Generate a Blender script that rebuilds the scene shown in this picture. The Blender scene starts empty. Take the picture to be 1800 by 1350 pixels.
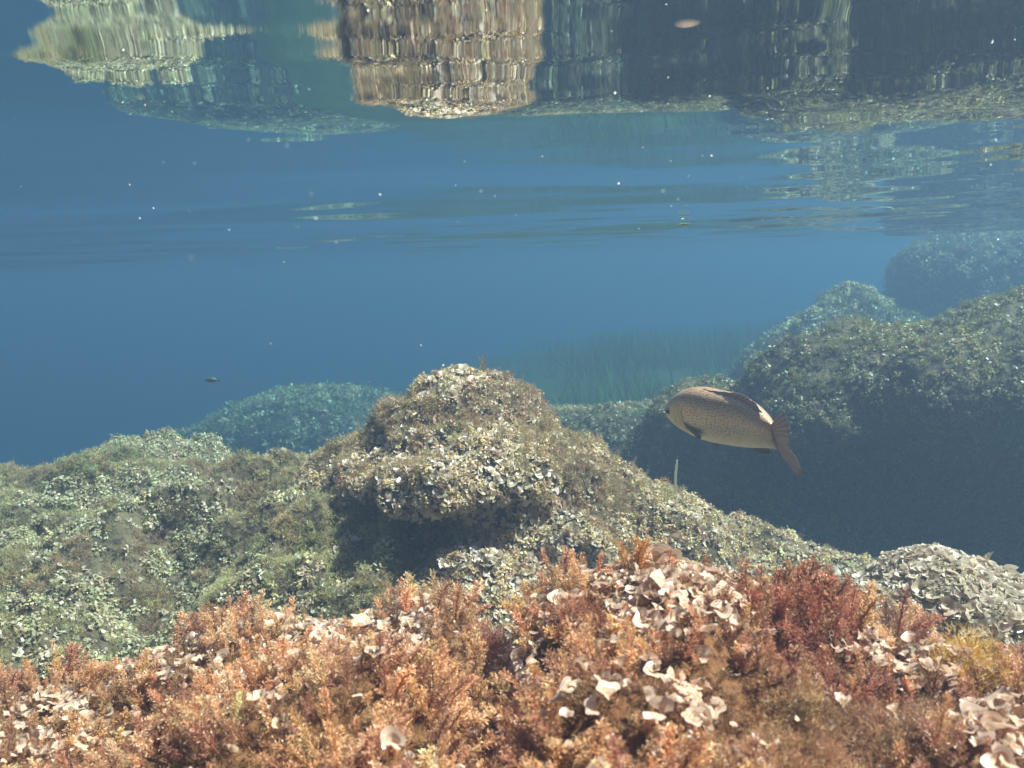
import bpy, math, random
import numpy as np
from mathutils import Matrix, Vector

rng = np.random.default_rng(11)
random.seed(11)
S = bpy.context.scene
COL = S.collection

# ------------------------------------------------------------------ camera
F = 1623.0                      # focal length in photo pixels (1800 wide)
CAM_Z = -0.116
PITCH = math.radians(7.3)
ROLL = math.radians(2.4)
CP = np.array([0.0, 0.0, CAM_Z])
fw = np.array([0, math.cos(PITCH), -math.sin(PITCH)])
u0 = np.array([0, math.sin(PITCH), math.cos(PITCH)])
r0 = np.array([1.0, 0, 0])
RT = math.cos(ROLL) * r0 - math.sin(ROLL) * u0
UP = math.sin(ROLL) * r0 + math.cos(ROLL) * u0
cam = bpy.data.cameras.new('camera')
cam.sensor_width = 36.0
cam.lens = 36.0 * F / 1800.0
cam.clip_start = 0.01
cam.clip_end = 500
cam.dof.use_dof = True
cam.dof.focus_distance = 1.7
cam.dof.aperture_fstop = 12
co = bpy.data.objects.new('camera', cam)
COL.objects.link(co)
co.matrix_world = Matrix(((RT[0], UP[0], -fw[0], CP[0]), (RT[1], UP[1], -fw[1], CP[1]),
                          (RT[2], UP[2], -fw[2], CP[2]), (0, 0, 0, 1)))
S.camera = co

def at(px, py, d):
    """world point seen at photo pixel (px, py) and distance d along the view axis (used to survey the place)"""
    return CP + (fw + RT * (px - 900) / F + UP * (675 - py) / F) * d

def proj(P):
    v = P - CP
    d = v @ fw
    dd = np.where(np.abs(d) < 1e-4, 1e-4, d)
    return 900 + F * (v @ RT) / dd, 675 - F * (v @ UP) / dd, d

# ------------------------------------------------------------------ world, sun, exposure
SUN_EL = math.radians(56)
SUN_AZ = math.radians(96)      # from +y (view direction) towards -x
W = bpy.data.worlds.new('World')
S.world = W
W.use_nodes = True
nt = W.node_tree
bg = nt.nodes['Background']
sky = nt.nodes.new('ShaderNodeTexSky')
sky.sky_type = 'NISHITA'
sky.sun_disc = False
sky.sun_elevation = SUN_EL
sky.sun_rotation = SUN_AZ
nt.links.new(sky.outputs[0], bg.inputs[0])
bg.inputs[1].default_value = 0.085
sun = bpy.data.lights.new('sun', 'SUN')
sun.energy = 5.0
sun.angle = math.radians(0.55)
sun.color = (1.0, 0.95, 0.86)
so = bpy.data.objects.new('sun', sun)
COL.objects.link(so)
sd = Vector((math.sin(SUN_AZ) * math.cos(SUN_EL), math.cos(SUN_AZ) * math.cos(SUN_EL), math.sin(SUN_EL)))
so.rotation_euler = sd.to_track_quat('Z', 'Y').to_euler()
so.location = (0, 3, 6)

S.view_settings.view_transform = 'Standard'
S.view_settings.look = 'None'
S.view_settings.gamma = 1
S.view_settings.exposure = 1.66
S.render.engine = 'CYCLES'
cy = S.cycles
cy.max_bounces = 8
cy.diffuse_bounces = 3
cy.glossy_bounces = 3
cy.transmission_bounces = 4
cy.volume_bounces = 2
cy.transparent_max_bounces = 12
cy.caustics_reflective = False
cy.caustics_refractive = False
cy.sample_clamp_indirect = 6
cy.use_denoising = True
try:
    cy.denoiser = 'OPENIMAGEDENOISE'
    cy.denoising_prefilter = 'ACCURATE'
except Exception:
    pass

# ------------------------------------------------------------------ numpy helpers
def _hash(ix, iy, iz, seed):
    h = (ix * 374761393 + iy * 668265263 + iz * 2147483647 + seed * 1274126177) & 0xffffffff
    h = ((h ^ (h >> 13)) * 1274126177) & 0xffffffff
    h = ((h ^ (h >> 16)) * 2246822519) & 0xffffffff
    return ((h ^ (h >> 15)) & 0xffff) / 65535.0

def vnoise(p, seed=0):
    i = np.floor(p).astype(np.int64)
    f = p - i
    f = f * f * f * (f * (f * 6 - 15) + 10)
    out = 0
    for dx in (0, 1):
        wx = f[:, 0] if dx else 1 - f[:, 0]
        for dy in (0, 1):
            wy = f[:, 1] if dy else 1 - f[:, 1]
            for dz in (0, 1):
                wz = f[:, 2] if dz else 1 - f[:, 2]
                out = out + wx * wy * wz * _hash(i[:, 0] + dx, i[:, 1] + dy, i[:, 2] + dz, seed)
    return out * 2 - 1

def fbm(p, lam, octs=4, seed=0, gain=0.5):
    q = p / lam
    a, s, out = 1.0, 0.0, 0
    for k in range(octs):
        out = out + a * vnoise(q + 17.3 * k, seed + k)
        s += a
        a *= gain
        q = q * 2.03
    return out / s

def sstep(a, b, x):
    t = np.clip((x - a) / (b - a), 0, 1)
    return t * t * (3 - 2 * t)

def mk_mesh(name, V, T, mat, tint=None, uv=None, smooth=True, quads=False):
    """mesh data from numpy arrays (all tris, or all quads)"""
    me = bpy.data.meshes.new(name)
    k = 4 if quads else 3
    V = np.ascontiguousarray(V, np.float32)
    T = np.ascontiguousarray(T, np.int32)
    me.vertices.add(len(V))
    me.vertices.foreach_set('co', V.ravel())
    me.loops.add(T.size)
    me.loops.foreach_set('vertex_index', T.ravel())
    me.polygons.add(len(T))
    me.polygons.foreach_set('loop_start', np.arange(0, T.size, k, dtype=np.int32))
    me.polygons.foreach_set('use_smooth', np.full(len(T), smooth))
    if tint is not None:
        a = me.attributes.new('tint', 'FLOAT_COLOR', 'POINT')
        c = np.ones((len(V), 4), np.float32)
        c[:, :tint.shape[1]] = tint
        a.data.foreach_set('color', c.ravel())
    if uv is not None:
        a = me.attributes.new('puv', 'FLOAT2', 'POINT')
        a.data.foreach_set('vector', np.ascontiguousarray(uv, np.float32).ravel())
    me.update(calc_edges=True)
    me.materials.append(mat)
    return me

def link(name, me, parent=None, label=None, cat=None, group=None, kind=None, loc=None):
    o = bpy.data.objects.new(name, me)
    COL.objects.link(o)
    if parent is not None:
        o.parent = parent
    if label: o['label'] = label
    if cat: o['category'] = cat
    if group: o['group'] = group
    if kind: o['kind'] = kind
    if loc is not None: o.location = loc
    return o

# ------------------------------------------------------------------ materials
def new_mat(name):
    m = bpy.data.materials.new(name)
    m.use_nodes = True
    m.node_tree.nodes.clear()
    out = m.node_tree.nodes.new('ShaderNodeOutputMaterial')
    return m, m.node_tree, out

def N(t, kind, **kw):
    n = t.nodes.new(kind)
    for k, v in kw.items():
        if k.startswith('i_'):
            n.inputs[k[2:].replace('_', ' ')].default_value = v
        else:
            setattr(n, k, v)
    return n

def leaf_mat(name, trans=0.35, mul=(1, 1, 1), gloss=0.04):
    m, t, out = new_mat(name)
    a = N(t, 'ShaderNodeAttribute', attribute_name='tint')
    d = N(t, 'ShaderNodeBsdfDiffuse')
    tr = N(t, 'ShaderNodeBsdfTranslucent')
    mx = N(t, 'ShaderNodeMixShader')
    mx.inputs[0].default_value = trans
    t.links.new(a.outputs['Color'], d.inputs[0])
    t.links.new(a.outputs['Color'], tr.inputs[0])
    t.links.new(d.outputs[0], mx.inputs[1])
    t.links.new(tr.outputs[0], mx.inputs[2])
    g = N(t, 'ShaderNodeBsdfGlossy')
    g.inputs['Roughness'].default_value = 0.4
    m2 = N(t, 'ShaderNodeMixShader')
    m2.inputs[0].default_value = gloss
    t.links.new(mx.outputs[0], m2.inputs[1])
    t.links.new(g.outputs[0], m2.inputs[2])
    t.links.new(m2.outputs[0], out.inputs[0])
    return m

M_LEAF = leaf_mat('algae_frond', 0.35)
M_GRASS = leaf_mat('seagrass_blade', 0.3, gloss=0.0)

def fan_mat():
    """chalky concentric bands along the fan, tan to pale; puv.x runs from holdfast (0) to rolled rim (1)"""
    m, t, out = new_mat('fan_alga')
    a = N(t, 'ShaderNodeAttribute', attribute_name='tint')
    uv = N(t, 'ShaderNodeAttribute', attribute_name='puv')
    sp = N(t, 'ShaderNodeSeparateXYZ')
    t.links.new(uv.outputs['Vector'], sp.inputs[0])
    tc = N(t, 'ShaderNodeNewGeometry')
    no = N(t, 'ShaderNodeTexNoise')
    no.inputs['Scale'].default_value = 90
    t.links.new(tc.outputs['Position'], no.inputs['Vector'])
    ad = N(t, 'ShaderNodeMath', operation='MULTIPLY_ADD')
    t.links.new(no.outputs[0], ad.inputs[0])
    ad.inputs[1].default_value = 0.16
    t.links.new(sp.outputs[0], ad.inputs[2])
    mu = N(t, 'ShaderNodeMath', operation='MULTIPLY')
    t.links.new(ad.outputs[0], mu.inputs[0])
    mu.inputs[1].default_value = 24
    si = N(t, 'ShaderNodeMath', operation='SINE')
    t.links.new(mu.outputs[0], si.inputs[0])
    band = N(t, 'ShaderNodeMapRange')
    t.links.new(si.outputs[0], band.inputs[0])
    band.inputs['From Min'].default_value = -0.6
    band.inputs['From Max'].default_value = 1
    band.inputs['To Min'].default_value = 0.0
    band.inputs['To Max'].default_value = 0.7
    rim = N(t, 'ShaderNodeMapRange')
    t.links.new(sp.outputs[0], rim.inputs[0])
    rim.inputs['From Min'].default_value = 0.7
    rim.inputs['From Max'].default_value = 1.0
    rim.inputs['To Max'].default_value = 0.4
    sm = N(t, 'ShaderNodeMath', operation='ADD', use_clamp=True)
    t.links.new(band.outputs[0], sm.inputs[0])
    t.links.new(rim.outputs[0], sm.inputs[1])
    mix = N(t, 'ShaderNodeMix', data_type='RGBA')
    t.links.new(sm.outputs[0], mix.inputs[0])
    t.links.new(a.outputs['Color'], mix.inputs[6])
    mix.inputs[7].default_value = (0.72, 0.56, 0.48, 1)
    d = N(t, 'ShaderNodeBsdfDiffuse')
    tr = N(t, 'ShaderNodeBsdfTranslucent')
    mx = N(t, 'ShaderNodeMixShader')
    mx.inputs[0].default_value = 0.4
    t.links.new(mix.outputs[2], d.inputs[0])
    t.links.new(mix.outputs[2], tr.inputs[0])
    t.links.new(d.outputs[0], mx.inputs[1])
    t.links.new(tr.outputs[0], mx.inputs[2])
    g = N(t, 'ShaderNodeBsdfGlossy')
    g.inputs['Roughness'].default_value = 0.35
    m2 = N(t, 'ShaderNodeMixShader')
    m2.inputs[0].default_value = 0.05
    t.links.new(mx.outputs[0], m2.inputs[1])
    t.links.new(g.outputs[0], m2.inputs[2])
    t.links.new(m2.outputs[0], out.inputs[0])
    return m
M_FAN = fan_mat()

def rock_mat(name, c1, c2, c3, scale):
    m, t, out = new_mat(name)
    tc = N(t, 'ShaderNodeTexCoord')
    n1 = N(t, 'ShaderNodeTexNoise')
    n1.inputs['Scale'].default_value = scale
    n1.inputs['Detail'].default_value = 8
    n2 = N(t, 'ShaderNodeTexNoise')
    n2.inputs['Scale'].default_value = scale * 7
    n2.inputs['Detail'].default_value = 6
    for n in (n1, n2):
        t.links.new(tc.outputs['Object'], n.inputs['Vector'])
    r = N(t, 'ShaderNodeValToRGB')
    r.color_ramp.elements[0].position = 0.35
    r.color_ramp.elements[0].color = (*c1, 1)
    r.color_ramp.elements[1].position = 0.65
    r.color_ramp.elements[1].color = (*c2, 1)
    t.links.new(n1.outputs[0], r.inputs[0])
    mp = N(t, 'ShaderNodeMapRange')
    mp.inputs['From Min'].default_value = 0.52
    mp.inputs['From Max'].default_value = 0.62
    t.links.new(n2.outputs[0], mp.inputs[0])
    mix = N(t, 'ShaderNodeMix', data_type='RGBA')
    t.links.new(mp.outputs[0], mix.inputs[0])
    t.links.new(r.outputs[0], mix.inputs[6])
    mix.inputs[7].default_value = (*c3, 1)
    b = N(t, 'ShaderNodeBsdfPrincipled')
    b.inputs['Roughness'].default_value = 0.9
    b.inputs['Specular IOR Level'].default_value = 0.1
    t.links.new(mix.outputs[2], b.inputs['Base Color'])
    bp = N(t, 'ShaderNodeBump')
    bp.inputs['Strength'].default_value = 0.7
    bp.inputs['Distance'].default_value = 0.02
    t.links.new(n2.outputs[0], bp.inputs['Height'])
    t.links.new(bp.outputs[0], b.inputs['Normal'])
    t.links.new(b.outputs[0], out.inputs[0])
    return m
M_ROCK_NEAR = rock_mat('encrusted_rock_near', (0.10, 0.045, 0.02), (0.18, 0.085, 0.035), (0.07, 0.03, 0.018), 9)
M_ROCK = rock_mat('encrusted_rock', (0.07, 0.05, 0.03), (0.16, 0.12, 0.07), (0.05, 0.035, 0.025), 7)
M_BED = rock_mat('seabed', (0.03, 0.045, 0.02), (0.06, 0.075, 0.035), (0.03, 0.04, 0.02), 2)

# water volume: one even body of water; red is lost fastest
D = 0.25
def water():
    m, t, out = new_mat('sea_water_body')
    v = N(t, 'ShaderNodeVolumePrincipled')
    v.inputs['Color'].default_value = (0.094, 0.132, 0.198, 1)
    v.inputs['Absorption Color'].default_value = (0.0017, 0.243, 0.346, 1)
    v.inputs['Density'].default_value = D
    v.inputs['Anisotropy'].default_value = 0.35
    t.links.new(v.outputs[0], out.inputs['Volume'])
    B = 70.0
    z0, z1 = -9.0, 0.12
    V = np.array([[x, y, z] for x in (-B, B) for y in (-B, B) for z in (z0, z1)])
    Q = np.array([[0, 1, 3, 2], [4, 6, 7, 5], [0, 4, 5, 1], [2, 3, 7, 6], [0, 2, 6, 4], [1, 5, 7, 3]])
    me = mk_mesh('haze', V, Q, m, quads=True, smooth=False)
    link('haze', me, label='blue sea water that fades everything far away', cat='water', kind='stuff')
water()

# ------------------------------------------------------------------ water surface (seen from below: mirrors the reef)
def wave_h(x, y):
    W_ = [  # wavelength, slope, direction (deg from +y), phase, how much steeper offshore
        (2.6, 0.0158, 8.7, 6.02, 0), (1.45, 0.0137, -3.6, 0.86, 0.3), (0.95, 0.0129, 20.5, 4.59, 1.2), (0.62, 0.0074, -3.2, 3.61, 4),
        (0.41, 0.0058, -21.8, 6.08, 8), (0.29, 0.003, 12.8, 0.62, 16), (0.21, 0.004, -11.6, 1.14, 18), (0.17, 0.0018, 32.3, 4.22, 16),
        (0.11, 0.0024, 34.3, 0.33, 4), (0.07, 0.0019, -14.0, 5.79, 2), (0.5, 0.006, 61.4, 0.98, 1), (0.9, 0.0118, -49.5, 0.48, 0.5)]
    r = np.sqrt(x * x + y * y)
    P = np.stack([x, y, 0 * x], 1)
    wob = fbm(P, 1.1, 2, 91) * 0.14
    off = sstep(1.0, 4.0, r)
    patch = 0.75 + 0.5 * fbm(P, 1.6, 2, 92)
    h = 0
    for lam, sl, dg, ph, br in W_:
        a = math.radians(dg)
        k = 2 * math.pi / lam
        arg = k * (math.sin(a) * x + math.cos(a) * (y + wob)) + ph
        h = h + sl * (1 + br * off * patch) / k * np.sin(arg) * (1 - sstep(lam * 40, lam * 90, r))
    return h

def water_surface():
    m, t, out = new_mat('water_surface')
    fr = N(t, 'ShaderNodeFresnel')
    fr.inputs['IOR'].default_value = 1.333
    tr = N(t, 'ShaderNodeBsdfTransparent')
    gl = N(t, 'ShaderNodeBsdfGlossy')
    gl.inputs['Roughness'].default_value = 0.0
    gl.inputs['Color'].default_value = (1, 1, 1, 1)
    mx = N(t, 'ShaderNodeMixShader')
    t.links.new(fr.outputs[0], mx.inputs[0])
    t.links.new(tr.outputs[0], mx.inputs[1])
    t.links.new(gl.outputs[0], mx.inputs[2])
    t.links.new(mx.outputs[0], out.inputs[0])
    n = 1100
    s = np.linspace(-1, 1, n)
    g = np.sinh(s * 6.2) / math.sinh(6.2) * 65
    gx, gy = np.meshgrid(g, g + 0.9)
    x, y = gx.ravel(), gy.ravel()
    V = np.stack([x, y, wave_h(x, y)], 1)
    i = np.arange(n * n).reshape(n, n)
    Q = np.stack([i[:-1, :-1], i[:-1, 1:], i[1:, 1:], i[1:, :-1]], -1).reshape(-1, 4)
    me = mk_mesh('water_surface', V, Q, m, quads=True)
    link('water_surface', me, label='rippled underside of the sea surface mirroring the reef', cat='water', kind='structure')
water_surface()

# ------------------------------------------------------------------ rocks
class Surf:
    """triangle soup for scattering growth"""
    def __init__(self, V, T):
        self.V, self.T = V, T
        a, b, c = V[T[:, 0]], V[T[:, 1]], V[T[:, 2]]
        n = np.cross(b - a, c - a)
        self.A = np.linalg.norm(n, axis=1) / 2 + 1e-12
        self.n = n / (2 * self.A[:, None])
        vn = np.zeros_like(V)
        for k in range(3):
            np.add.at(vn, T[:, k], n)
        self.vn = vn / (np.linalg.norm(vn, axis=1, keepdims=True) + 1e-12)

    def sample(self, n, keep=None):
        """n random surface points; keep(P, Nn) -> probability 0..1"""
        f = rng.choice(len(self.T), n, p=self.A / self.A.sum())
        u, v = rng.random(n), rng.random(n)
        s = u + v > 1
        u[s], v[s] = 1 - u[s], 1 - v[s]
        w = np.stack([1 - u - v, u, v], 1)
        T = self.T[f]
        P = sum(w[:, k:k + 1] * self.V[T[:, k]] for k in range(3))
        Nn = sum(w[:, k:k + 1] * self.vn[T[:, k]] for k in range(3))
        Nn /= np.linalg.norm(Nn, axis=1, keepdims=True) + 1e-12
        px, py, d = proj(P)
        vis = (d > 0.25) & (px > -420) & (px < 2220) & (py < 1750) & (py > -100)
        if keep is not None:
            vis &= rng.random(n) < keep(P, Nn)
        return P[vis], Nn[vis]

def blob_rock(name, blobs, voxel, mat, label, amp=0.05, lam=0.3, amp2=0.015, seed=1, smooth=10, cat='rock', group=None):
    me0 = bpy.data.meshes.new('tmp')
    import bmesh
    bm = bmesh.new()
    for (px, py, d, w, h, dep) in blobs:
        c = at(px, py, d)
        sx, sz = w / F * d, h / F * d
        bmesh.ops.create_icosphere(bm, subdivisions=4, radius=1.0,
                                   matrix=Matrix.Translation(Vector(c)) @ Matrix.Diagonal((sx, dep, sz, 1)))
    bm.to_mesh(me0)
    bm.free()
    o = bpy.data.objects.new('tmp', me0)
    COL.objects.link(o)
    r = o.modifiers.new('r', 'REMESH')
    r.mode = 'VOXEL'
    r.voxel_size = voxel
    sm = o.modifiers.new('s', 'SMOOTH')
    sm.iterations = smooth
    sm.factor = 0.5
    tr = o.modifiers.new('t', 'TRIANGULATE')
    dg = bpy.context.evaluated_depsgraph_get()
    ev = o.evaluated_get(dg)
    me = ev.to_mesh()
    V = np.empty(len(me.vertices) * 3, np.float32)
    me.vertices.foreach_get('co', V)
    V = V.reshape(-1, 3).astype(np.float64)
    T = np.empty(len(me.polygons) * 3, np.int32)
    me.polygons.foreach_get('vertices', T)
    T = T.reshape(-1, 3)
    ev.to_mesh_clear()
    bpy.data.objects.remove(o)
    bpy.data.meshes.remove(me0)
    s0 = Surf(V, T)
    dsp = amp * fbm(V, lam, 3, seed) + amp2 * fbm(V, lam * 0.22, 3, seed + 50)
    rid = 1 - np.abs(fbm(V, lam * 0.6, 3, seed + 80)) * 2
    dsp = dsp + amp * 0.35 * (rid - 0.4)
    V = V + s0.vn * dsp[:, None]
    me = mk_mesh(name, V, T, mat)
    link(name, me, label=label, cat=cat, group=group)
    return Surf(V, T)

def grid_surf(name, X, Y, Z, mat, **kw):
    n, m_ = X.shape
    V = np.stack([X.ravel(), Y.ravel(), Z.ravel()], 1)
    i = np.arange(n * m_).reshape(n, m_)
    T = np.concatenate([np.stack([i[:-1, :-1], i[:-1, 1:], i[1:, 1:]], -1).reshape(-1, 3),
                        np.stack([i[:-1, :-1], i[1:, 1:], i[1:, :-1]], -1).reshape(-1, 3)])
    me = mk_mesh(name, V, T, mat)
    link(name, me, **kw)
    return Surf(V, T)

# seabed: one sheet to the horizon, valley in the middle, deeper to the left
def seabed_z(x, y):
    P = np.stack([x.ravel(), y.ravel(), 0 * x.ravel()], 1)
    z = -1.4 - 0.9 * sstep(-0.3, -3.2, x) * sstep(3.0, 6.5, y) - 2.6 * sstep(-1.0, -9.0, x) * sstep(3, 11, y)
    z = z + 0.15 * sstep(5.2, 8.5, y) * sstep(-0.4, 0.8, x) - 2.6 * sstep(13, 26, y)
    z = z + (0.10 * fbm(P, 0.9, 4, 5) + 0.25 * fbm(P, 5.0, 2, 6)).reshape(x.shape)
    return np.maximum(z, -7.0)
s = np.linspace(-1, 1, 420)
gg = np.sinh(s * 5.0) / math.sinh(5.0) * 75
GX, GY = np.meshgrid(gg, gg + 3.0)
bed = grid_surf('seabed', GX, GY, seabed_z(GX, GY), M_BED, kind='structure', label='algae-dark sea floor between the rocks', cat='seabed')

def profile_rock(name, pts, near, mat, front_drop, back_drop, base, amp, lam, seed, nx, ny, label, ext=0.5, hump=0.0, cat='rock', hollows=()):
    """ledge whose far crest follows surveyed points (px, py, distance)"""
    C = np.array([at(*p) for p in pts])
    C = C[np.argsort(C[:, 0])]
    xs = np.linspace(C[0, 0] - ext, C[-1, 0] + ext, nx)
    yc = np.interp(xs, C[:, 0], C[:, 1])
    zc = np.interp(xs, C[:, 0], C[:, 2])
    t = np.linspace(-1, 1, ny)       # -1 near edge .. 0 crest .. 1 behind
    Xg, Tg = np.meshgrid(xs, t)
    Yc, Zc = np.meshgrid(yc, t)[0], np.meshgrid(zc, t)[0]
    Yg = np.where(Tg < 0, Yc + (Yc - near) * Tg, Yc + Tg * 0.5 * back_drop)
    Zg = Zc - front_drop * np.clip(-Tg, 0, 1) ** 1.4 + hump * np.sin(np.clip(-Tg, 0, 1) * math.pi)
    Zg = np.where(Tg > 0, Zc - (Zc - base) * (1 - np.cos(np.clip(Tg, 0, 1) * math.pi / 2)) ** 0.9, Zg)
    P = np.stack([Xg.ravel(), Yg.ravel(), 0 * Xg.ravel()], 1)
    nz = amp * fbm(P, lam, 3, seed) + amp * 0.45 * (1 - 2 * np.abs(fbm(P, lam * 0.55, 3, seed + 9))) - amp * 0.2
    nz = nz + amp * 0.3 * fbm(P, lam * 0.16, 2, seed + 20)
    for (hx, hy, hd, rx, ry, dep) in hollows:
        c = at(hx, hy, hd)
        Zg = Zg - dep * np.exp(-((Xg - c[0]) / rx) ** 2 - ((Yg - c[1]) / ry) ** 2)
    fade = 0.35 + 0.65 * sstep(0.0, 0.25, np.abs(Tg))
    Zg = Zg + nz.reshape(Zg.shape) * fade
    e = np.minimum(sstep(C[0, 0] - ext, C[0, 0] - ext + 0.25, Xg), 1 - sstep(C[-1, 0] + ext - 0.25, C[-1, 0] + ext, Xg))
    Zg = base + (Zg - base) * e
    return grid_surf(name, Xg, Yg, Zg, mat, label=label, cat=cat)

near_reef = profile_rock('reef_rock',
    [(-260, 1290, 1.02), (0, 1255, 1.06), (130, 1250, 1.08), (200, 1195, 1.1), (290, 1165, 1.12), (400, 1122, 1.15), (500, 1105, 1.16),
     (650, 1095, 1.15), (720, 1078, 1.12), (800, 1090, 1.08), (850, 1205, 1.03), (885, 1215, 1.0), (925, 1160, 0.98),
     (960, 1070, 0.98), (1040, 1035, 0.98), (1130, 1027, 0.97), (1270, 1055, 0.95), (1350, 1110, 0.93), (1430, 1110, 0.91), (1490, 1125, 0.9),
     (1545, 1160, 0.9), (1640, 1165, 0.9), (1720, 1180, 0.9), (1800, 1210, 0.9), (2050, 1300, 0.9)],
    0.22, M_ROCK_NEAR, 0.0, 1.0, -1.25, 0.075, 0.20, 31, 360, 260,
    'nearest reef rock thick with orange-brown bushy algae along the bottom of the view', ext=0.5,
    hollows=[(1500, 1240, 0.80, 0.10, 0.09, 0.06), (1330, 1200, 0.84, 0.05, 0.05, 0.035), (1080, 1230, 0.80, 0.05, 0.05, 0.03), (760, 1270, 0.78, 0.06, 0.05, 0.03), (450, 1240, 0.85, 0.05, 0.04, 0.025)])

left_reef = profile_rock('reef_rock',
    [(-500, 850, 2.9), (-200, 845, 3.0), (0, 838, 3.1), (120, 822, 3.15), (230, 797, 3.2), (330, 803, 3.2), (440, 806, 3.1), (520, 812, 2.95), (600, 815, 2.8), (680, 850, 2.6)],
    1.28, M_ROCK, 0.20, 1.6, -1.6, 0.14, 0.42, 44, 300, 300,
    'broad pale sloping reef rock left of the peaked rock, patchy with fans and brown tufts', ext=0.3, hump=0.03, hollows=[(650, 1000, 1.95, 0.20, 0.26, 0.12), (480, 1040, 1.75, 0.22, 0.2, 0.16), (310, 930, 2.15, 0.16, 0.22, 0.16), (150, 1010, 1.75, 0.22, 0.14, 0.14)])

peak_rock = blob_rock('peaked_rock', [
    (785, 728, 2.50, 56, 66, 0.16), (845, 738, 2.50, 66, 66, 0.18), (808, 805, 2.50, 140, 98, 0.26), (722, 775, 2.50, 72, 66, 0.20), (892, 772, 2.52, 72, 76, 0.2), (690, 815, 2.48, 75, 60, 0.2), (940, 820, 2.52, 70, 70, 0.2),
    (655, 850, 2.36, 80, 56, 0.16), (740, 848, 2.24, 90, 48, 0.17), (810, 838, 2.20, 90, 50, 0.17), (895, 845, 2.22, 80, 55, 0.17),
    (980, 850, 2.45, 85, 85, 0.22), (1050, 920, 2.45, 105, 85, 0.24), (1150, 960, 2.50, 130, 70, 0.26), (1280, 1010, 2.55, 170, 70, 0.28), (1430, 1040, 2.5, 150, 60, 0.25),
    (800, 1000, 2.75, 260, 180, 0.26), (610, 910, 2.62, 110, 120, 0.3), (900, 930, 2.42, 60, 60, 0.14), (640, 1010, 2.45, 120, 60, 0.18), (720, 930, 2.45, 28, 60, 0.10),
    (730, 930, 2.33, 130, 80, 0.15), (880, 915, 2.28, 110, 70, 0.14), (650, 980, 2.32, 110, 85, 0.17), (850, 1030, 2.16, 118, 92, 0.16), (800, 1085, 2.10, 150, 75, 0.2), (1010, 990, 2.26, 80, 85, 0.18), (1050, 1090, 2.2, 150, 80, 0.2),
    (560, 1110, 2.3, 150, 60, 0.25)],
    0.022, M_ROCK, 'central peaked rock with an overhanging brow and a dark hollow beneath it', amp=0.05, lam=0.22, amp2=0.030, seed=7, smooth=4)

small_rock = blob_rock('algae_rock', [
    (1650, 1055, 1.50, 120, 92, 0.14), (1740, 1090, 1.50, 130, 95, 0.15), (1570, 1085, 1.48, 75, 70, 0.12), (1880, 1150, 1.5, 160, 110, 0.18), (1680, 1180, 1.5, 220, 110, 0.2)],
    0.016, M_ROCK, 'small pale rounded rock covered in fans at the right edge, just behind the near reef', amp=0.03, lam=0.2, amp2=0.012, seed=17)

big_rock = blob_rock('boulder', [
    (1530, 690, 3.75, 170, 95, 0.47), (1430, 720, 3.7, 110, 70, 0.381), (1660, 690, 3.64, 200, 115, 0.504), (1840, 660, 3.58, 210, 130, 0.56), (2050, 620, 3.58, 240, 170, 0.56),
    (1550, 850, 4.09, 230, 150, 0.448), (1800, 860, 3.98, 330, 200, 0.504), (2100, 880, 3.92, 330, 240, 0.56), (1370, 690, 3.86, 60, 45, 0.28),
    (1275, 730, 4.03, 120, 48, 0.28), (1300, 830, 4.14, 200, 100, 0.336), (1450, 980, 3.7, 260, 70, 0.392), (1800, 1000, 3.58, 400, 70, 0.392)],
    0.036, M_ROCK, 'large dark-faced boulder on the right with a sunlit algae top, behind the fish', amp=0.10, lam=0.42, amp2=0.035, seed=23)

mid_rock = blob_rock('reef_rock', [
    (1060, 765, 4.81, 130, 48, 0.39), (1180, 760, 4.88, 120, 50, 0.39), (1000, 770, 4.94, 100, 55, 0.39), (1150, 830, 4.49, 130, 45, 0.364), (1230, 810, 4.42, 90, 42, 0.325), (1080, 880, 4.81, 220, 120, 0.455)],
    0.04, M_ROCK, 'low ledged rock in the valley between the peaked rock and the fish', amp=0.06, lam=0.35, amp2=0.02, seed=29)

back_rock = blob_rock('boulder', [
    (1495, 585, 7.11, 60, 85, 0.58), (1440, 630, 6.96, 90, 85, 0.58), (1390, 670, 6.82, 90, 80, 0.58), (1560, 660, 7.11, 130, 110, 0.725)],
    0.065, M_ROCK, 'hazy wedge-shaped boulder rising behind the large dark one', amp=0.10, lam=0.5, amp2=0.03, seed=37)

far_rock = blob_rock('boulder', [
    (1680, 490, 8.64, 100, 70, 0.8), (1790, 500, 8.48, 130, 82, 0.88), (1950, 490, 8.48, 170, 75, 0.96), (1640, 470, 8.8, 55, 45, 0.56), (1700, 600, 8.64, 150, 120, 0.96), (1900, 620, 8.48, 260, 140, 0.96)],
    0.08, M_ROCK, 'farthest blue-hazed boulder at the right, its flat top nearly at the water surface', amp=0.09, lam=0.6, amp2=0.03, seed=41)

mound = blob_rock('reef_rock', [
    (540, 745, 9, 120, 58, 1.08), (620, 740, 8.82, 90, 52, 0.9), (440, 765, 9, 100, 48, 0.9), (360, 800, 9, 90, 40, 0.9), (540, 820, 9, 230, 70, 1.26), (640, 800, 8.82, 120, 80, 1.08)],
    0.09, M_ROCK, 'faint blue-green mound far off at the left, beyond the pale reef', amp=0.10, lam=0.6, amp2=0.03, seed=47)

# ------------------------------------------------------------------ growth prototypes (unit size, base at origin, growing +z)
def tri_blade(base, tip, w, side):
    return [base - side * w, base + side * w, tip]

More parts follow.
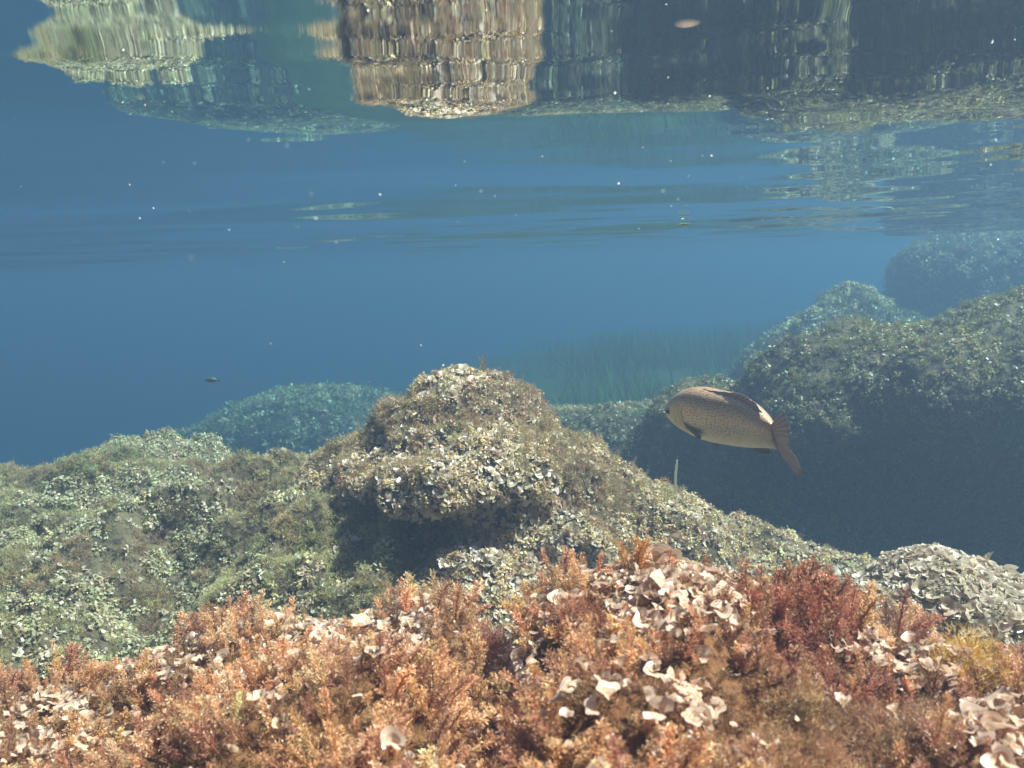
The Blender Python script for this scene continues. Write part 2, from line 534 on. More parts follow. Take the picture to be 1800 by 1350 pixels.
def proto_frond(seed, nb=38, tw=7):
    """upright bottle-brush sprig: stem, whorled side branches, each with short branchlets"""
    r = np.random.default_rng(seed)
    V, T, H = [], [], []
    lean = r.normal(0, 0.12, 2)
    def stem(h):
        return np.array([lean[0] * h * h, lean[1] * h * h, h])
    def tri(a, b, c, t):
        k = len(V)
        V.extend([a, b, c]); T.append([k, k + 1, k + 2]); H.extend([t] * 3)
    for i in range(4):
        a, b = stem(i / 4), stem((i + 1) / 4)
        for ang in (0, 1.57):
            sd_ = np.array([math.cos(ang), math.sin(ang), 0]) * 0.025 * (1 - i / 5)
            k = len(V)
            V.extend([a - sd_, a + sd_, b + sd_ * 0.8, b - sd_ * 0.8]); T += [[k, k + 1, k + 2], [k, k + 2, k + 3]]; H += [0] * 4
    prof = r.uniform(0.20, 0.38)
    for i in range(nb):
        h = 0.12 + 0.9 * (i + r.random()) / nb
        ang = i * 2.4 + r.normal(0, 0.3)
        ln = prof * (1.05 - 0.75 * h ** 1.6) * r.uniform(0.7, 1.3)
        el = r.uniform(0.6, 1.15)
        d = np.array([math.cos(ang) * math.cos(el), math.sin(ang) * math.cos(el), math.sin(el)])
        b = stem(min(h, 1))
        sd_ = np.cross(d, [0, 0, 1]); sd_ /= np.linalg.norm(sd_) + 1e-9
        up_ = np.cross(sd_, d)
        tri(*tri_blade(b, b + d * ln, 0.016, sd_), 0.3)
        for j in range(tw):
            f = 0.25 + 0.75 * j / (tw - 1)
            q = b + d * ln * f
            dd = d + sd_ * r.normal(0, 0.7) + up_ * r.normal(0.1, 0.6)
            dd /= np.linalg.norm(dd)
            s2 = np.cross(dd, r.normal(0, 1, 3)); s2 /= np.linalg.norm(s2)
            l2 = r.uniform(0.05, 0.10)
            tri(q - s2 * 0.013, q + dd * l2 + s2 * 0.012, q + dd * l2 * 0.85 - s2 * 0.014, 0.4 + 0.6 * f)
    return np.array(V), np.array(T), np.stack([np.array(H), np.zeros(len(H))], 1)

def proto_fuzz(seed, n=22, depth=4, w=0.011, jit=0.55):
    """soft woolly tuft of fine forking threads"""
    r = np.random.default_rng(seed)
    V, T, H = [], [], []
    def grow(b, d, ln, k, h):
        s_ = np.cross(d, r.normal(0, 1, 3)); s_ /= np.linalg.norm(s_)
        e = b + d * ln
        ww = w * (0.65 + 0.12 * k)
        i0 = len(V)
        V.extend([b - s_ * ww, b + s_ * ww, e])
        T.append([i0, i0 + 1, i0 + 2])
        H.extend([h, h, h + 1.0 / depth])
        if k > 1:
            for q in range(2 if r.random() < 0.75 else 3):
                dd = d + r.normal(0, jit, 3) + np.array([0, 0, 0.12]); dd /= np.linalg.norm(dd)
                grow(b + d * ln * r.uniform(0.7, 0.98), dd, ln * r.uniform(0.6, 0.95), k - 1, h + 1.0 / depth)
    for i in range(n):
        ang = r.uniform(0, 6.283)
        el = math.pi / 2 - abs(r.normal(0, 0.75))
        el = max(el, 0.05)
        d = np.array([math.cos(ang) * math.cos(el), math.sin(ang) * math.cos(el), math.sin(el)])
        grow(r.normal(0, 0.14, 3) * [1, 1, 0], d, r.uniform(0.26, 0.42), depth, 0.0)
    return np.array(V), np.array(T), np.stack([np.array(H), np.zeros(len(H))], 1)

def proto_fan(seed, nr=7, na=16, lobes=1):
    """curled calcareous fan: open funnel sheets with a rolled, wavy rim"""
    r = np.random.default_rng(seed)
    VV, TT, UU = [], [], []
    off = 0
    for L in range(lobes):
        span = r.uniform(2.0, 4.9)
        flare = r.uniform(0.42, 0.85)
        ph, ph2 = r.uniform(0, 6.28, 2)
        wv = r.uniform(0.03, 0.09)
        kk = r.integers(2, 5)
        roll = r.uniform(0.05, 0.16)
        sc = r.uniform(0.65, 1.0) if L else 1.0
        t = np.linspace(0.05, 1, nr)
        a = np.linspace(-span / 2, span / 2, na)
        Tt, Aa = np.meshgrid(t, a, indexing='ij')
        rad = flare * Tt ** 1.25
        hgt = (1 - 0.35 * flare) * Tt - 0.55 * roll * sstep(0.75, 1.0, Tt) * 1.0
        rad = rad + roll * sstep(0.7, 1.0, Tt) * 0.8
        e = Aa / (span / 2)
        hgt = hgt * (1 - 0.22 * np.abs(e) ** 3) + wv * np.sin(kk * Aa + ph) * Tt ** 2
        rag = np.interp(np.linspace(0, 1, na), np.linspace(0, 1, 9), r.normal(0, 0.10, 9))[None, :]
        hgt = hgt * (1 + rag * Tt ** 2)
        rad = rad * (1 + rag * Tt ** 2)
        rad = rad * (1 + 0.10 * np.sin((kk + 1) * Aa + ph2) * Tt)
        az = r.uniform(0, 6.28)
        x, y, z = rad * np.cos(Aa + az), rad * np.sin(Aa + az), hgt
        sh = r.normal(0, 0.25, 2) if lobes > 1 else r.normal(0, 0.02, 2)
        V = np.stack([(x + sh[0] * (0.4 + z)).ravel(), (y + sh[1] * (0.4 + z)).ravel(), z.ravel()], 1) * sc
        i = np.arange(nr * na).reshape(nr, na)
        T = np.concatenate([np.stack([i[:-1, :-1], i[1:, :-1], i[1:, 1:]], -1).reshape(-1, 3),
                            np.stack([i[:-1, :-1], i[1:, 1:], i[:-1, 1:]], -1).reshape(-1, 3)])
        VV.append(V * 0.62); TT.append(T + off); UU.append(np.stack([Tt.ravel(), e.ravel()], 1))
        off += len(V)
    return np.concatenate(VV), np.concatenate(TT), np.concatenate(UU)

def proto_clump(seed, n=26):
    """knobbly little clump of rough leaf bits, for growth farther off"""
    r = np.random.default_rng(seed)
    V, T, H = [], [], []
    for i in range(n):
        ang = r.uniform(0, 6.283); el = r.uniform(0.1, 1.5)
        d = np.array([math.cos(ang) * math.cos(el), math.sin(ang) * math.cos(el), math.sin(el)])
        c = d * r.uniform(0.35, 1.0)
        s_ = np.cross(d, r.normal(0, 1, 3)); s_ /= np.linalg.norm(s_)
        t_ = np.cross(s_, d) + d * r.uniform(-0.5, 0.9)
        w = r.uniform(0.12, 0.24)
        k = len(V)
        V += [c - s_ * w * .6, c + s_ * w * .6, c + t_ * w * 1.5 + s_ * w * .7, c + t_ * w * 1.7 - s_ * w * .5]
        T += [[k, k + 1, k + 2], [k, k + 2, k + 3]]
        H += [0, 0, 1, 1]
    return np.array(V), np.array(T), np.stack([np.array(H), np.zeros(len(H))], 1)

def proto_blade(seed):
    r = np.random.default_rng(seed)
    n = 5
    t = np.linspace(0, 1, n)
    bx, by = r.normal(0, 0.20, 2) + [0.12, 0]
    w = 0.011 * (1 - 0.75 * t ** 3)
    ang = r.uniform(0, 3.14)
    V, H = [], []
    for i in range(n):
        c = np.array([bx * t[i] ** 2, by * t[i] ** 2, t[i]])
        sd_ = np.array([math.cos(ang), math.sin(ang), 0]) * w[i]
        V += [c - sd_, c + sd_]; H += [t[i]] * 2
    T = []
    for i in range(n - 1):
        k = 2 * i
        T += [[k, k + 1, k + 3], [k, k + 3, k + 2]]
    return np.array(V), np.array(T), np.stack([np.array(H), np.zeros(len(H))], 1)

FROND = [proto_frond(100 + i) for i in range(10)]
FROND_LO = [proto_frond(150 + i, nb=16, tw=3) for i in range(8)]
FUZZ = [proto_fuzz(200 + i) for i in range(8)]
FUZZ_LO = [proto_fuzz(250 + i, n=15, depth=3, w=0.022) for i in range(8)]
FUZZ_MIN = [proto_fuzz(270 + i, n=8, depth=3, w=0.030) for i in range(8)]
FAN_MID = [proto_fan(300 + i, nr=5, na=11) for i in range(14)]
FAN = [proto_fan(300 + i) for i in range(14)]
FAN2 = [proto_fan(330 + i, lobes=2 + i % 2) for i in range(10)]
FAN_LO = [proto_fan(350 + i, nr=4, na=8) for i in range(12)]
CLUMP = [proto_clump(400 + i) for i in range(10)]
BLADE = [proto_blade(450 + i) for i in range(24)]

def frames(Nn, upw, jit):
    """orientation matrices: z axis between surface normal and up, random spin"""
    n = len(Nn)
    z = Nn * (1 - upw) + np.array([0, 0, 1.0]) * upw + rng.normal(0, jit, (n, 3))
    z /= np.linalg.norm(z, axis=1, keepdims=True) + 1e-9
    a = rng.normal(0, 1, (n, 3))
    x = np.cross(a, z); x /= np.linalg.norm(x, axis=1, keepdims=True) + 1e-9
    y = np.cross(z, x)
    return np.stack([x, y, z], 2)       # columns

class Growth:
    """collects many small plants into one mesh"""
    def __init__(self, keep_uv=False):
        self.keep_uv = keep_uv
        self.V, self.T, self.C, self.U, self.off = [], [], [], [], 0
    def add(self, protos, P, R, scale, tint, tipmul=None, wide=None):
        which = rng.integers(0, len(protos), len(P))
        for k, (v, t, u) in enumerate(protos):
            idx = np.nonzero(which == k)[0]
            if not len(idx):
                continue
            vv = np.repeat(v[None], len(idx), 0)
            if wide is not None:
                vv = vv * np.stack([wide[idx], wide[idx], np.ones(len(idx))], 1)[:, None, :]
            vv = vv.astype(np.float32)
            G = (np.einsum('nij,nvj->nvi', R[idx].astype(np.float32), vv) * scale[idx][:, None, None].astype(np.float32) + P[idx][:, None, :].astype(np.float32))
            c = np.repeat(tint[idx][:, None, :].astype(np.float32), len(v), 1)
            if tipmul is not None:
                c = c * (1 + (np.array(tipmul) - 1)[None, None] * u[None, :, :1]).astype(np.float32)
            nv = len(v)
            Tt = (t[None] + (np.arange(len(idx)) * nv)[:, None, None] + self.off).astype(np.int32)
            self.off += nv * len(idx)
            self.V.append(G.reshape(-1, 3)); self.T.append(Tt.reshape(-1, 3))
            self.C.append(c.reshape(-1, 3)); self.U.append(np.tile(u.astype(np.float32), (len(idx), 1)) if self.keep_uv else None)
    def build(self, name, mat, **kw):
        if not self.V:
            return None
        me = mk_mesh(name, np.concatenate(self.V), np.concatenate(self.T), mat, tint=np.clip(np.concatenate(self.C), 0, 0.9), uv=np.concatenate(self.U) if self.keep_uv else None)
        self.V = self.T = self.C = self.U = None
        return link(name, me, **kw)

def pal(P, cols, lam, seed, jit=0.18):
    """patchy plant colours: noise picks between kinds, each plant varies a little"""
    cols = np.array(cols)
    v = (fbm(P, lam, 3, seed) * 1.5 * 0.5 + 0.5) * len(cols) + rng.normal(0, 0.5, len(P))
    c = cols[np.clip(v.astype(int), 0, len(cols) - 1)]
    return c * (1 + rng.normal(0, jit, (len(P), 1))) * (1 + rng.normal(0, 0.05, (len(P), 3)))

REEF_L = [(0.50, 0.41, 0.23), (0.42, 0.34, 0.19), (0.54, 0.45, 0.27), (0.40, 0.30, 0.17)]
FAN_L = [(0.52, 0.43, 0.27), (0.48, 0.39, 0.24), (0.56, 0.47, 0.31)]
WARM = [(0.59, 0.31, 0.14), (0.56, 0.27, 0.12), (0.62, 0.37, 0.18), (0.37, 0.17, 0.085), (0.58, 0.30, 0.13), (0.49, 0.27, 0.115)]
REDS = [(0.33, 0.12, 0.065), (0.38, 0.16, 0.075), (0.28, 0.11, 0.065)]  # rusty algae colours, also used for the shade painted at lower right
TAN = [(0.60, 0.42, 0.22), (0.50, 0.34, 0.18), (0.64, 0.48, 0.25), (0.48, 0.29, 0.16)]
BROWN = [(0.32, 0.19, 0.12), (0.38, 0.24, 0.14), (0.42, 0.28, 0.16), (0.46, 0.34, 0.17)]
FANC = [(0.68, 0.50, 0.30), (0.62, 0.43, 0.25), (0.74, 0.58, 0.38)]
OLIVE = [(0.22, 0.20, 0.09), (0.28, 0.24, 0.10), (0.18, 0.15, 0.08), (0.30, 0.27, 0.13)]

def ell(px, py, rx, ry, P):
    x, y, d = proj(P)
    return np.exp(-((x - px) / rx) ** 2 - ((y - py) / ry) ** 2)

# fan patches on the near reef, surveyed from the photograph
FAN_PATCH_NEAR = [(1130, 1055, 150, 50), (1010, 1095, 60, 45), (1230, 1060, 90, 40), (1180, 1110, 90, 35), (700, 1125, 100, 40), (560, 1145, 120, 40), (330, 1190, 150, 45), (120, 1270, 130, 50),
                  (1640, 1190, 110, 35), (1760, 1310, 70, 60), (1180, 1270, 45, 50), (940, 1190, 40, 40), (1530, 1170, 60, 30), (60, 1320, 90, 40), (1050, 1250, 30, 30), (480, 1260, 40, 25)]

def fanp_near(P):
    m = 0.05
    v = np.zeros(len(P)) + m
    for q in FAN_PATCH_NEAR:
        v = np.maximum(v, ell(*q, P))
    return v

fan_sites = []       # (P, N, size, tint, patch) nearest fans become things of their own

def collect_fans(P, Nn, size, tint, patch):
    fan_sites.append((P, Nn, size, tint, np.full(len(P), patch)))

# --- near reef turf
P, Nn = near_reef.sample(34000, lambda P, n: (1 - 0.6 * fanp_near(P)) * (0.55 + 0.45 * (fbm(P, 0.09, 2, 61) > -0.25)))
px, py, d = proj(P)
ok = (py < 1600) & (px > -400) & (px < 2200)
P, Nn, d = P[ok], Nn[ok], d[ok]
fz = fbm(P, 0.22, 3, 71)
gap = fbm(P, 0.13, 2, 75)
n_ = len(P)
g = Growth()
isf = (fz > 0.36)
sel = ~isf & (gap > -0.42)
sz = 0.025 * np.minimum(np.exp(rng.normal(0, 0.33, n_)), 1.55) * (1 + 0.6 * gap) * np.clip(0.45 + 0.6 * d, 0.6, 1.2) * (1 - 0.5 * np.clip(fanp_near(P), 0, 1))
R = frames(Nn, 0.6, 0.22)
c = pal(P, WARM, 0.25, 81)
red_shade = np.clip(ell(1420, 1080, 120, 80, P) + ell(1530, 1230, 190, 110, P) * 0.85, 0, 1) > rng.random(n_)  # red algae on the crest; the lower patch is shade painted as dark red
c[red_shade] = pal(P, REDS, 0.2, 82)[red_shade]
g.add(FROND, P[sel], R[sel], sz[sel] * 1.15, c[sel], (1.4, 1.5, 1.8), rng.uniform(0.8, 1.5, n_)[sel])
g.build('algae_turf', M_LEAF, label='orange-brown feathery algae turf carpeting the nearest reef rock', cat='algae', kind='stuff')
g = Growth()
sel = isf & (rng.random(n_) < 0.8)
g.add(FUZZ, P[sel], R[sel], sz[sel] * 0.95, np.where(red_shade[sel][:, None], 0.62, 1.0) * pal(P[sel], [(0.50, 0.30, 0.15), (0.44, 0.23, 0.12), (0.40, 0.19, 0.11)], 0.2, 85), (1.15, 1.15, 1.15))  # fuzz colour darkened in the same patches, painting in the lower right shade
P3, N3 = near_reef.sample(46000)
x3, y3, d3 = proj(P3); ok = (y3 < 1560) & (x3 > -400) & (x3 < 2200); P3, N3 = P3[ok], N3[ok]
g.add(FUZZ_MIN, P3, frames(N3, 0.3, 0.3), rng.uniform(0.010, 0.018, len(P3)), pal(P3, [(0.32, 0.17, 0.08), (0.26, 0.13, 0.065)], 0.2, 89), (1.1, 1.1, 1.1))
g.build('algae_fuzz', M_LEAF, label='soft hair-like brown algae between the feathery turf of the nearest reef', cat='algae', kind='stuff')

P, Nn = near_reef.sample(150000, lambda P, n: fanp_near(P) ** 1.2 * (0.45 + 0.45 * sstep(-0.25, 0.0, P[:, 0])))
px, py, d = proj(P); ok = (py < 1450) & (px > -100) & (px < 1900); P, Nn = P[ok], Nn[ok]
collect_fans(P + Nn * 0.016, Nn, 0.0095 * np.exp(rng.normal(0, 0.28, len(P))), pal(P, [(0.56, 0.34, 0.18), (0.52, 0.31, 0.17), (0.60, 0.39, 0.22)], 0.2, 86), 0)

# --- small right rock
P, Nn = small_rock.sample(34000, lambda P, n: sstep(-0.5, 0.2, n[:, 2]) * 0.9)
k = rng.random(len(P)) < 0.78
collect_fans(P[k], Nn[k], 0.0112 * np.exp(rng.normal(0, 0.3, k.sum())), pal(P[k], FAN_L, 0.2, 87), 1)
g = Growth()
P, Nn = P[~k], Nn[~k]
g.add(FUZZ_MIN, P, frames(Nn, 0.4, 0.3), rng.uniform(0.008, 0.014, len(P)), pal(P, REEF_L, 0.15, 88), (1.1, 1.1, 1.1))
g.build('algae_turf', M_LEAF, label='yellow-brown algae turf on the small rounded rock at the right edge', cat='algae', kind='stuff')

# --- peaked rock
BRUSH = [(760, 745, 110, 26), (700, 725, 70, 30), (690, 770, 60, 20), (960, 760, 50, 70), (1010, 830, 50, 60), (770, 930, 60, 22), (600, 800, 25, 40), (1060, 860, 60, 60), (900, 690, 40, 30)]
def brush(P):
    v = np.zeros(len(P))
    for q in BRUSH: v = np.maximum(v, ell(*q, P))
    return v
P, Nn = peak_rock.sample(42000, lambda P, n: (1 - 0.8 * brush(P)) * sstep(-1.0, 0.1, n[:, 2] + 0.35 * (fbm(P, 0.2, 2, 90))) * 0.8)
k = rng.random(len(P)) < 0.62
collect_fans(P[k], Nn[k], 0.0145 * np.exp(rng.normal(0, 0.28, k.sum())), pal(P[k], FANC, 0.25, 91), 2)
P4, N4 = peak_rock.sample(60000, lambda P, n: np.clip(ell(870, 1000, 120, 75, P) + ell(790, 840, 200, 55, P) + 0.7 * ell(820, 690, 90, 35, P) + 0.6 * ell(700, 760, 70, 40, P) + 0.6 * ell(900, 740, 50, 50, P) + ell(1000, 980, 50, 70, P) + 0.4 * ell(760, 930, 220, 120, P), 0, 1) * (n[:, 1] < 0.5) * 0.55)
collect_fans(P4, N4, 0.016 * np.exp(rng.normal(0, 0.25, len(P4))), pal(P4, [(0.70, 0.57, 0.40), (0.74, 0.64, 0.50)], 0.25, 112), 2)
g = Growth()
P, Nn = P[~k], Nn[~k]
g.add(CLUMP, P, frames(Nn, 0.4, 0.3), rng.uniform(0.009, 0.020, len(P)), pal(P, TAN, 0.15, 92), (1.1, 1.1, 1.1))
P, Nn = peak_rock.sample(26000, lambda P, n: np.clip(brush(P) + 0.45 * sstep(0.12, 0.38, fbm(P, 0.11, 3, 111)) + 0.03, 0, 1) * sstep(-0.9, -0.1, n[:, 2]) * 0.75)
g.add(FUZZ_LO, P, frames(Nn, 0.5, 0.25), rng.uniform(0.018, 0.040, len(P)), pal(P, BROWN, 0.2, 93), (1.2, 1.2, 1.1))
P, Nn = peak_rock.sample(4000, lambda P, n: brush(P) * 0.8)
g.add(FROND_LO, P, frames(Nn, 0.6, 0.25), rng.uniform(0.025, 0.05, len(P)), pal(P, BROWN, 0.2, 94), (1.3, 1.25, 1.1))
g.build('algae_turf', M_LEAF, label='tan and brown brushy algae turf clothing the central peaked rock', cat='algae', kind='stuff')

# --- left reef
P, Nn = left_reef.sample(90000, lambda P, n: 0.55 + 0.45 * fbm(P, 0.25, 2, 95))
px, py, d = proj(P); ok = (px < 900) & (px > -420); P, Nn = P[ok], Nn[ok]
v = fbm(P, 0.17, 3, 96)
k = (rng.random(len(P)) < 0.34) & (v < 0.12)
collect_fans(P[k], Nn[k], 0.0130 * np.exp(rng.normal(0, 0.28, k.sum())), pal(P[k], FAN_L, 0.25, 97), 3)
g = Growth()
q = ~k & (v < -0.02)
g.add(CLUMP, P[q], frames(Nn[q], 0.4, 0.3), rng.uniform(0.010, 0.024, q.sum()), pal(P[q], REEF_L, 0.3, 98), (1.1, 1.1, 1.1))
q = ~k & (v >= -0.02) & (rng.random(len(P)) < 0.75)
g.add(FUZZ_LO, P[q], frames(Nn[q], 0.5, 0.25), rng.uniform(0.02, 0.04, q.sum()), pal(P[q], BROWN + [(0.46, 0.39, 0.21), (0.42, 0.35, 0.18), (0.50, 0.42, 0.22)], 0.3, 99), (1.2, 1.2, 1.1))
P5, N5 = left_reef.sample(24000)
x5, y5, d5 = proj(P5); ok = (x5 < 900) & (x5 > -420); P5, N5 = P5[ok], N5[ok]
g.add(FUZZ_MIN, P5, frames(N5, 0.3, 0.3), rng.uniform(0.011, 0.020, len(P5)), pal(P5, [(0.44, 0.37, 0.20), (0.38, 0.30, 0.16)], 0.3, 113), (1.1, 1.1, 1.1))
g.build('algae_turf', M_LEAF, label='pale tan and brown algae turf covering the sloping reef at the left', cat='algae', kind='stuff')

# --- farther rocks and the valley floor
def far_cover(surf, n, size, label, fans, seed, minz=-1.2, cols=OLIVE, tan=True):
    P, Nn = surf.sample(n, lambda P, nn: sstep(minz, minz + 1.0, nn[:, 2]) * (0.65 + 0.5 * fbm(P, 0.4, 2, seed)))
    k = rng.random(len(P)) < fans
    g = Growth()
    g.add(FAN_LO, P[k], frames(Nn[k], 0.3, 0.4), rng.uniform(0.7, 1.2, k.sum()) * size * 0.9, pal(P[k], FANC, 0.3, seed), None)
    P2, N2 = P[~k], Nn[~k]
    h = rng.random(len(P2)) < 0.6
    g.add(CLUMP, P2[h], frames(N2[h], 0.3, 0.3), rng.uniform(0.6, 1.2, h.sum()) * size, pal(P2[h], (TAN if tan else []) + cols, 0.3, seed + 1), (1.1, 1.1, 1.1))
    g.add(FUZZ_LO, P2[~h], frames(N2[~h], 0.5, 0.25), rng.uniform(0.9, 1.8, (~h).sum()) * size, pal(P2[~h], cols, 0.3, seed + 2), (1.15, 1.15, 1.05))
    g.build('algae_turf', M_LEAF, label=label, cat='algae', kind='stuff')
far_cover(big_rock, 30000, 0.024, 'olive and tan algae turf on the large dark-faced boulder', 0.13, 110, -1.3, [(0.30, 0.25, 0.09), (0.24, 0.19, 0.08), (0.36, 0.28, 0.10), (0.20, 0.17, 0.07)], tan=False)
far_cover(mid_rock, 14000, 0.026, 'greenish algae turf on the low ledged rock in the valley', 0.2, 120)
far_cover(back_rock, 9000, 0.045, 'dull green algae turf on the wedge-shaped boulder', 0.2, 130)
far_cover(far_rock, 9000, 0.06, 'blue-green algae turf on the farthest boulder near the surface', 0.2, 140)
far_cover(mound, 9000, 0.06, 'faint green algae turf on the far-off mound at the left', 0.2, 150)

P, Nn = bed.sample(400000, lambda P, n: (P[:, 1] > 1.5) & (P[:, 1] < 5.0) & (np.abs(P[:, 0]) < 4))
px, py, d = proj(P); P, Nn = P[:6000], Nn[:6000]
g = Growth()
h = rng.random(len(P)) < 0.5
g.add(CLUMP, P[h], frames(Nn[h], 0.3, 0.3), rng.uniform(0.03, 0.06, h.sum()), pal(P[h], TAN + OLIVE, 0.4, 160), (1.1, 1.1, 1.1))
g.add(FUZZ_LO, P[~h], frames(Nn[~h], 0.4, 0.3), rng.uniform(0.04, 0.08, (~h).sum()), pal(P[~h], OLIVE, 0.4, 161), (1.1, 1.1, 1.1))
g.build('algae_turf', M_LEAF, label='low algae growing on the sea floor of the valley', cat='algae', kind='stuff')

# --- seagrass meadow
n_ = 16000
n_ = 22000
X = rng.uniform(-0.8, 6.0, n_); Yy = rng.uniform(6.4, 13.5, n_)
Zb = seabed_z(X, Yy)
P = np.stack([X, Yy, Zb], 1)
px, py, d = proj(P)
ok = (rng.random(n_) < sstep(780, 1150, px) ** 2) & (px < 1560) & (fbm(P, 0.9, 3, 170) > -0.05)
P = P[ok]
g = Growth()
g.add(BLADE, P, frames(np.tile([[0, 0, 1.0]], (len(P), 1)), 0.8, 0.14), np.minimum(0.22 * np.exp(rng.normal(0, 0.25, len(P))), 0.32),
      pal(P, [(0.05, 0.10, 0.025), (0.06, 0.12, 0.03), (0.10, 0.16, 0.05)], 0.8, 171), (1.2, 1.2, 1.1), rng.uniform(0.8, 1.4, len(P)))
g.build('seagrass', M_GRASS, label='meadow of upright green seagrass blades behind the peaked rock', cat='seagrass', kind='stuff')

# --- fans: the 290 that show largest are things, the rest one object
P = np.concatenate([f[0] for f in fan_sites]); Nn = np.concatenate([f[1] for f in fan_sites])
SZ = np.concatenate([f[2] for f in fan_sites]); TI = np.concatenate([f[3] for f in fan_sites]); PA = np.concatenate([f[4] for f in fan_sites])
px, py, d = proj(P)
facing = ((CP - P) * Nn).sum(1) / np.linalg.norm(CP - P, axis=1)
inv = (px > 5) & (px < 1795) & (py > 5) & (py < 1345) & (facing > -0.15)
score = np.where(inv, SZ / d, 0)
order = np.argsort(-score)
big = order[:290]
rest = order[290:]
upw = np.where(PA == 0, 0.45, np.where(PA == 1, 0.35, 0.15))
R = np.empty((len(P), 3, 3))
for u in np.unique(upw):
    kk = upw == u
    R[kk] = frames(Nn[kk], u, 0.35)
g = Growth(keep_uv=True)
lo = rest[d[rest] > 2.0]; hi = rest[d[rest] <= 2.0]
g.add(FAN_LO, P[lo], R[lo], SZ[lo] * 1.1, TI[lo])
g.add(FAN_MID, P[hi], R[hi], SZ[hi] * 1.15, TI[hi])
g.build('fan_algae', M_FAN, label='carpet of small pale funnel-shaped fan algae over the near rocks', cat='algae', kind='stuff')
FAN_LABEL = {
    0: ('pale pinkish curled fan alga rooted in the orange turf of the nearest reef', 'fan algae on the nearest reef'),
    1: ('cream funnel-shaped fan alga on the small rounded rock at the right edge', 'fan algae on the small right rock'),
    2: ('small whitish cup-shaped fan alga on the central peaked rock', 'fan algae on the peaked rock'),
    3: ('tan fan alga on the sloping reef at the left', 'fan algae on the left reef')}
fan_meshes = {}
for key, protos in (('a', FAN), ('b', FAN2)):
    for i, (v, t, u) in enumerate(protos):
        for cidx, cc in enumerate([(0.55, 0.33, 0.17), (0.54, 0.38, 0.19)]):
            fan_meshes[(key, i, cidx)] = mk_mesh('fan_alga', v, t, M_FAN, tint=np.tile(np.array(cc), (len(v), 1)), uv=u)
for q in big:
    key = 'b' if rng.random() < 0.4 else 'a'
    me = fan_meshes[(key, int(rng.integers(0, len(FAN2 if key == 'b' else FAN))), 0 if PA[q] == 0 else 1)]
    lab, grp = FAN_LABEL[int(PA[q])]
    o = link('fan_alga', me, label=lab, cat='alga', group=grp)
    M = Matrix(R[q].tolist()).to_4x4()
    o.matrix_world = Matrix.Translation(Vector(P[q])) @ M @ Matrix.Scale(float(SZ[q]) * 1.25, 4)

# ------------------------------------------------------------------ distinct single plants
def ray_hit(surf, px, py):
    """nearest surface sample to the line of sight (survey help)"""
    x, y, d = proj(surf.V)
    ok = d > 0.2
    e = np.where(ok, np.hypot(x - px, y - py) + 60 * d, 1e9)
    i = int(np.argmin(e))
    return surf.V[i], surf.vn[i]

def single(name, protos, n, spread, size, tint, surf, px, py, label, cat, tip=(1.2, 1.2, 1.15), upw=0.8, mat=None, wide=1.0):
    p, nn = ray_hit(surf, px, py)
    g = Growth()
    off = rng.normal(0, spread, (n, 3)) * [1, 1, 0.25]
    R_ = frames(np.tile(nn, (n, 1)), upw, 0.2)
    g.add(protos, off, R_, rng.uniform(0.75, 1.15, n) * size, np.array(tint)[None] * (1 + rng.normal(0, 0.12, (n, 1))), tip, np.full(n, wide))
    o = g.build(name, mat or M_LEAF, label=label, cat=cat)
    o.location = Vector(p) - Vector((0, 0, size * 0.1))
    return o
single('algae_tuft', FUZZ, 7, 0.010, 0.056, (0.54, 0.34, 0.10), near_reef, 1712, 1190, 'tall golden feathery tuft standing up in front of the small right rock', 'alga')
single('algae_tuft', FUZZ, 14, 0.016, 0.040, (0.36, 0.14, 0.10), near_reef, 862, 1150, 'dull purple-red hairy cushion in the notch of the nearest reef', 'alga', (1.1, 1.1, 1.1))
single('algae_tuft', FROND, 7, 0.010, 0.045, (0.52, 0.24, 0.08), near_reef, 1122, 975, 'orange sprig on the very top of the near hump', 'alga')
single('algae_bush', FROND, 22, 0.022, 0.050, (0.38, 0.14, 0.08), near_reef, 1425, 1110, 'rusty red bushy alga on the right crest of the nearest reef', 'alga')
single('algae_bush', FROND, 12, 0.014, 0.044, (0.38, 0.16, 0.08), near_reef, 1345, 1105, 'red-brown bush standing left of the rusty red one on the near crest', 'alga')
single('algae_tuft', FUZZ, 8, 0.012, 0.042, (0.36, 0.15, 0.08), near_reef, 1035, 1110, 'dark reddish tuft below the fans of the near hump', 'alga')
single('algae_bush', FUZZ_LO, 10, 0.028, 0.060, (0.24, 0.16, 0.08), left_reef, 470, 865, 'dark brown bush on the left reef crest beside the peaked rock', 'alga')
single('algae_bush', FUZZ_LO, 9, 0.03, 0.055, (0.20, 0.15, 0.08), left_reef, 320, 900, 'dark brown bush half way down the left reef', 'alga')
single('algae_bush', FUZZ_LO, 8, 0.03, 0.06, (0.22, 0.20, 0.09), left_reef, 225, 805, 'olive tuft on the far left crest of the reef', 'alga')
single('algae_bush', FUZZ_LO, 8, 0.026, 0.060, (0.38, 0.29, 0.10), left_reef, 270, 1080, 'yellowish bush low on the left reef just above the near reef', 'alga')
single('algae_bush', FUZZ_LO, 8, 0.02, 0.055, (0.22, 0.14, 0.07), peak_rock, 597, 800, 'brown tuft at the left shoulder of the peaked rock', 'alga')
single('algae_sprig', FROND_LO, 4, 0.008, 0.055, (0.25, 0.16, 0.07), peak_rock, 850, 655, 'single dark sprig sticking up right of the summit of the peaked rock', 'alga')

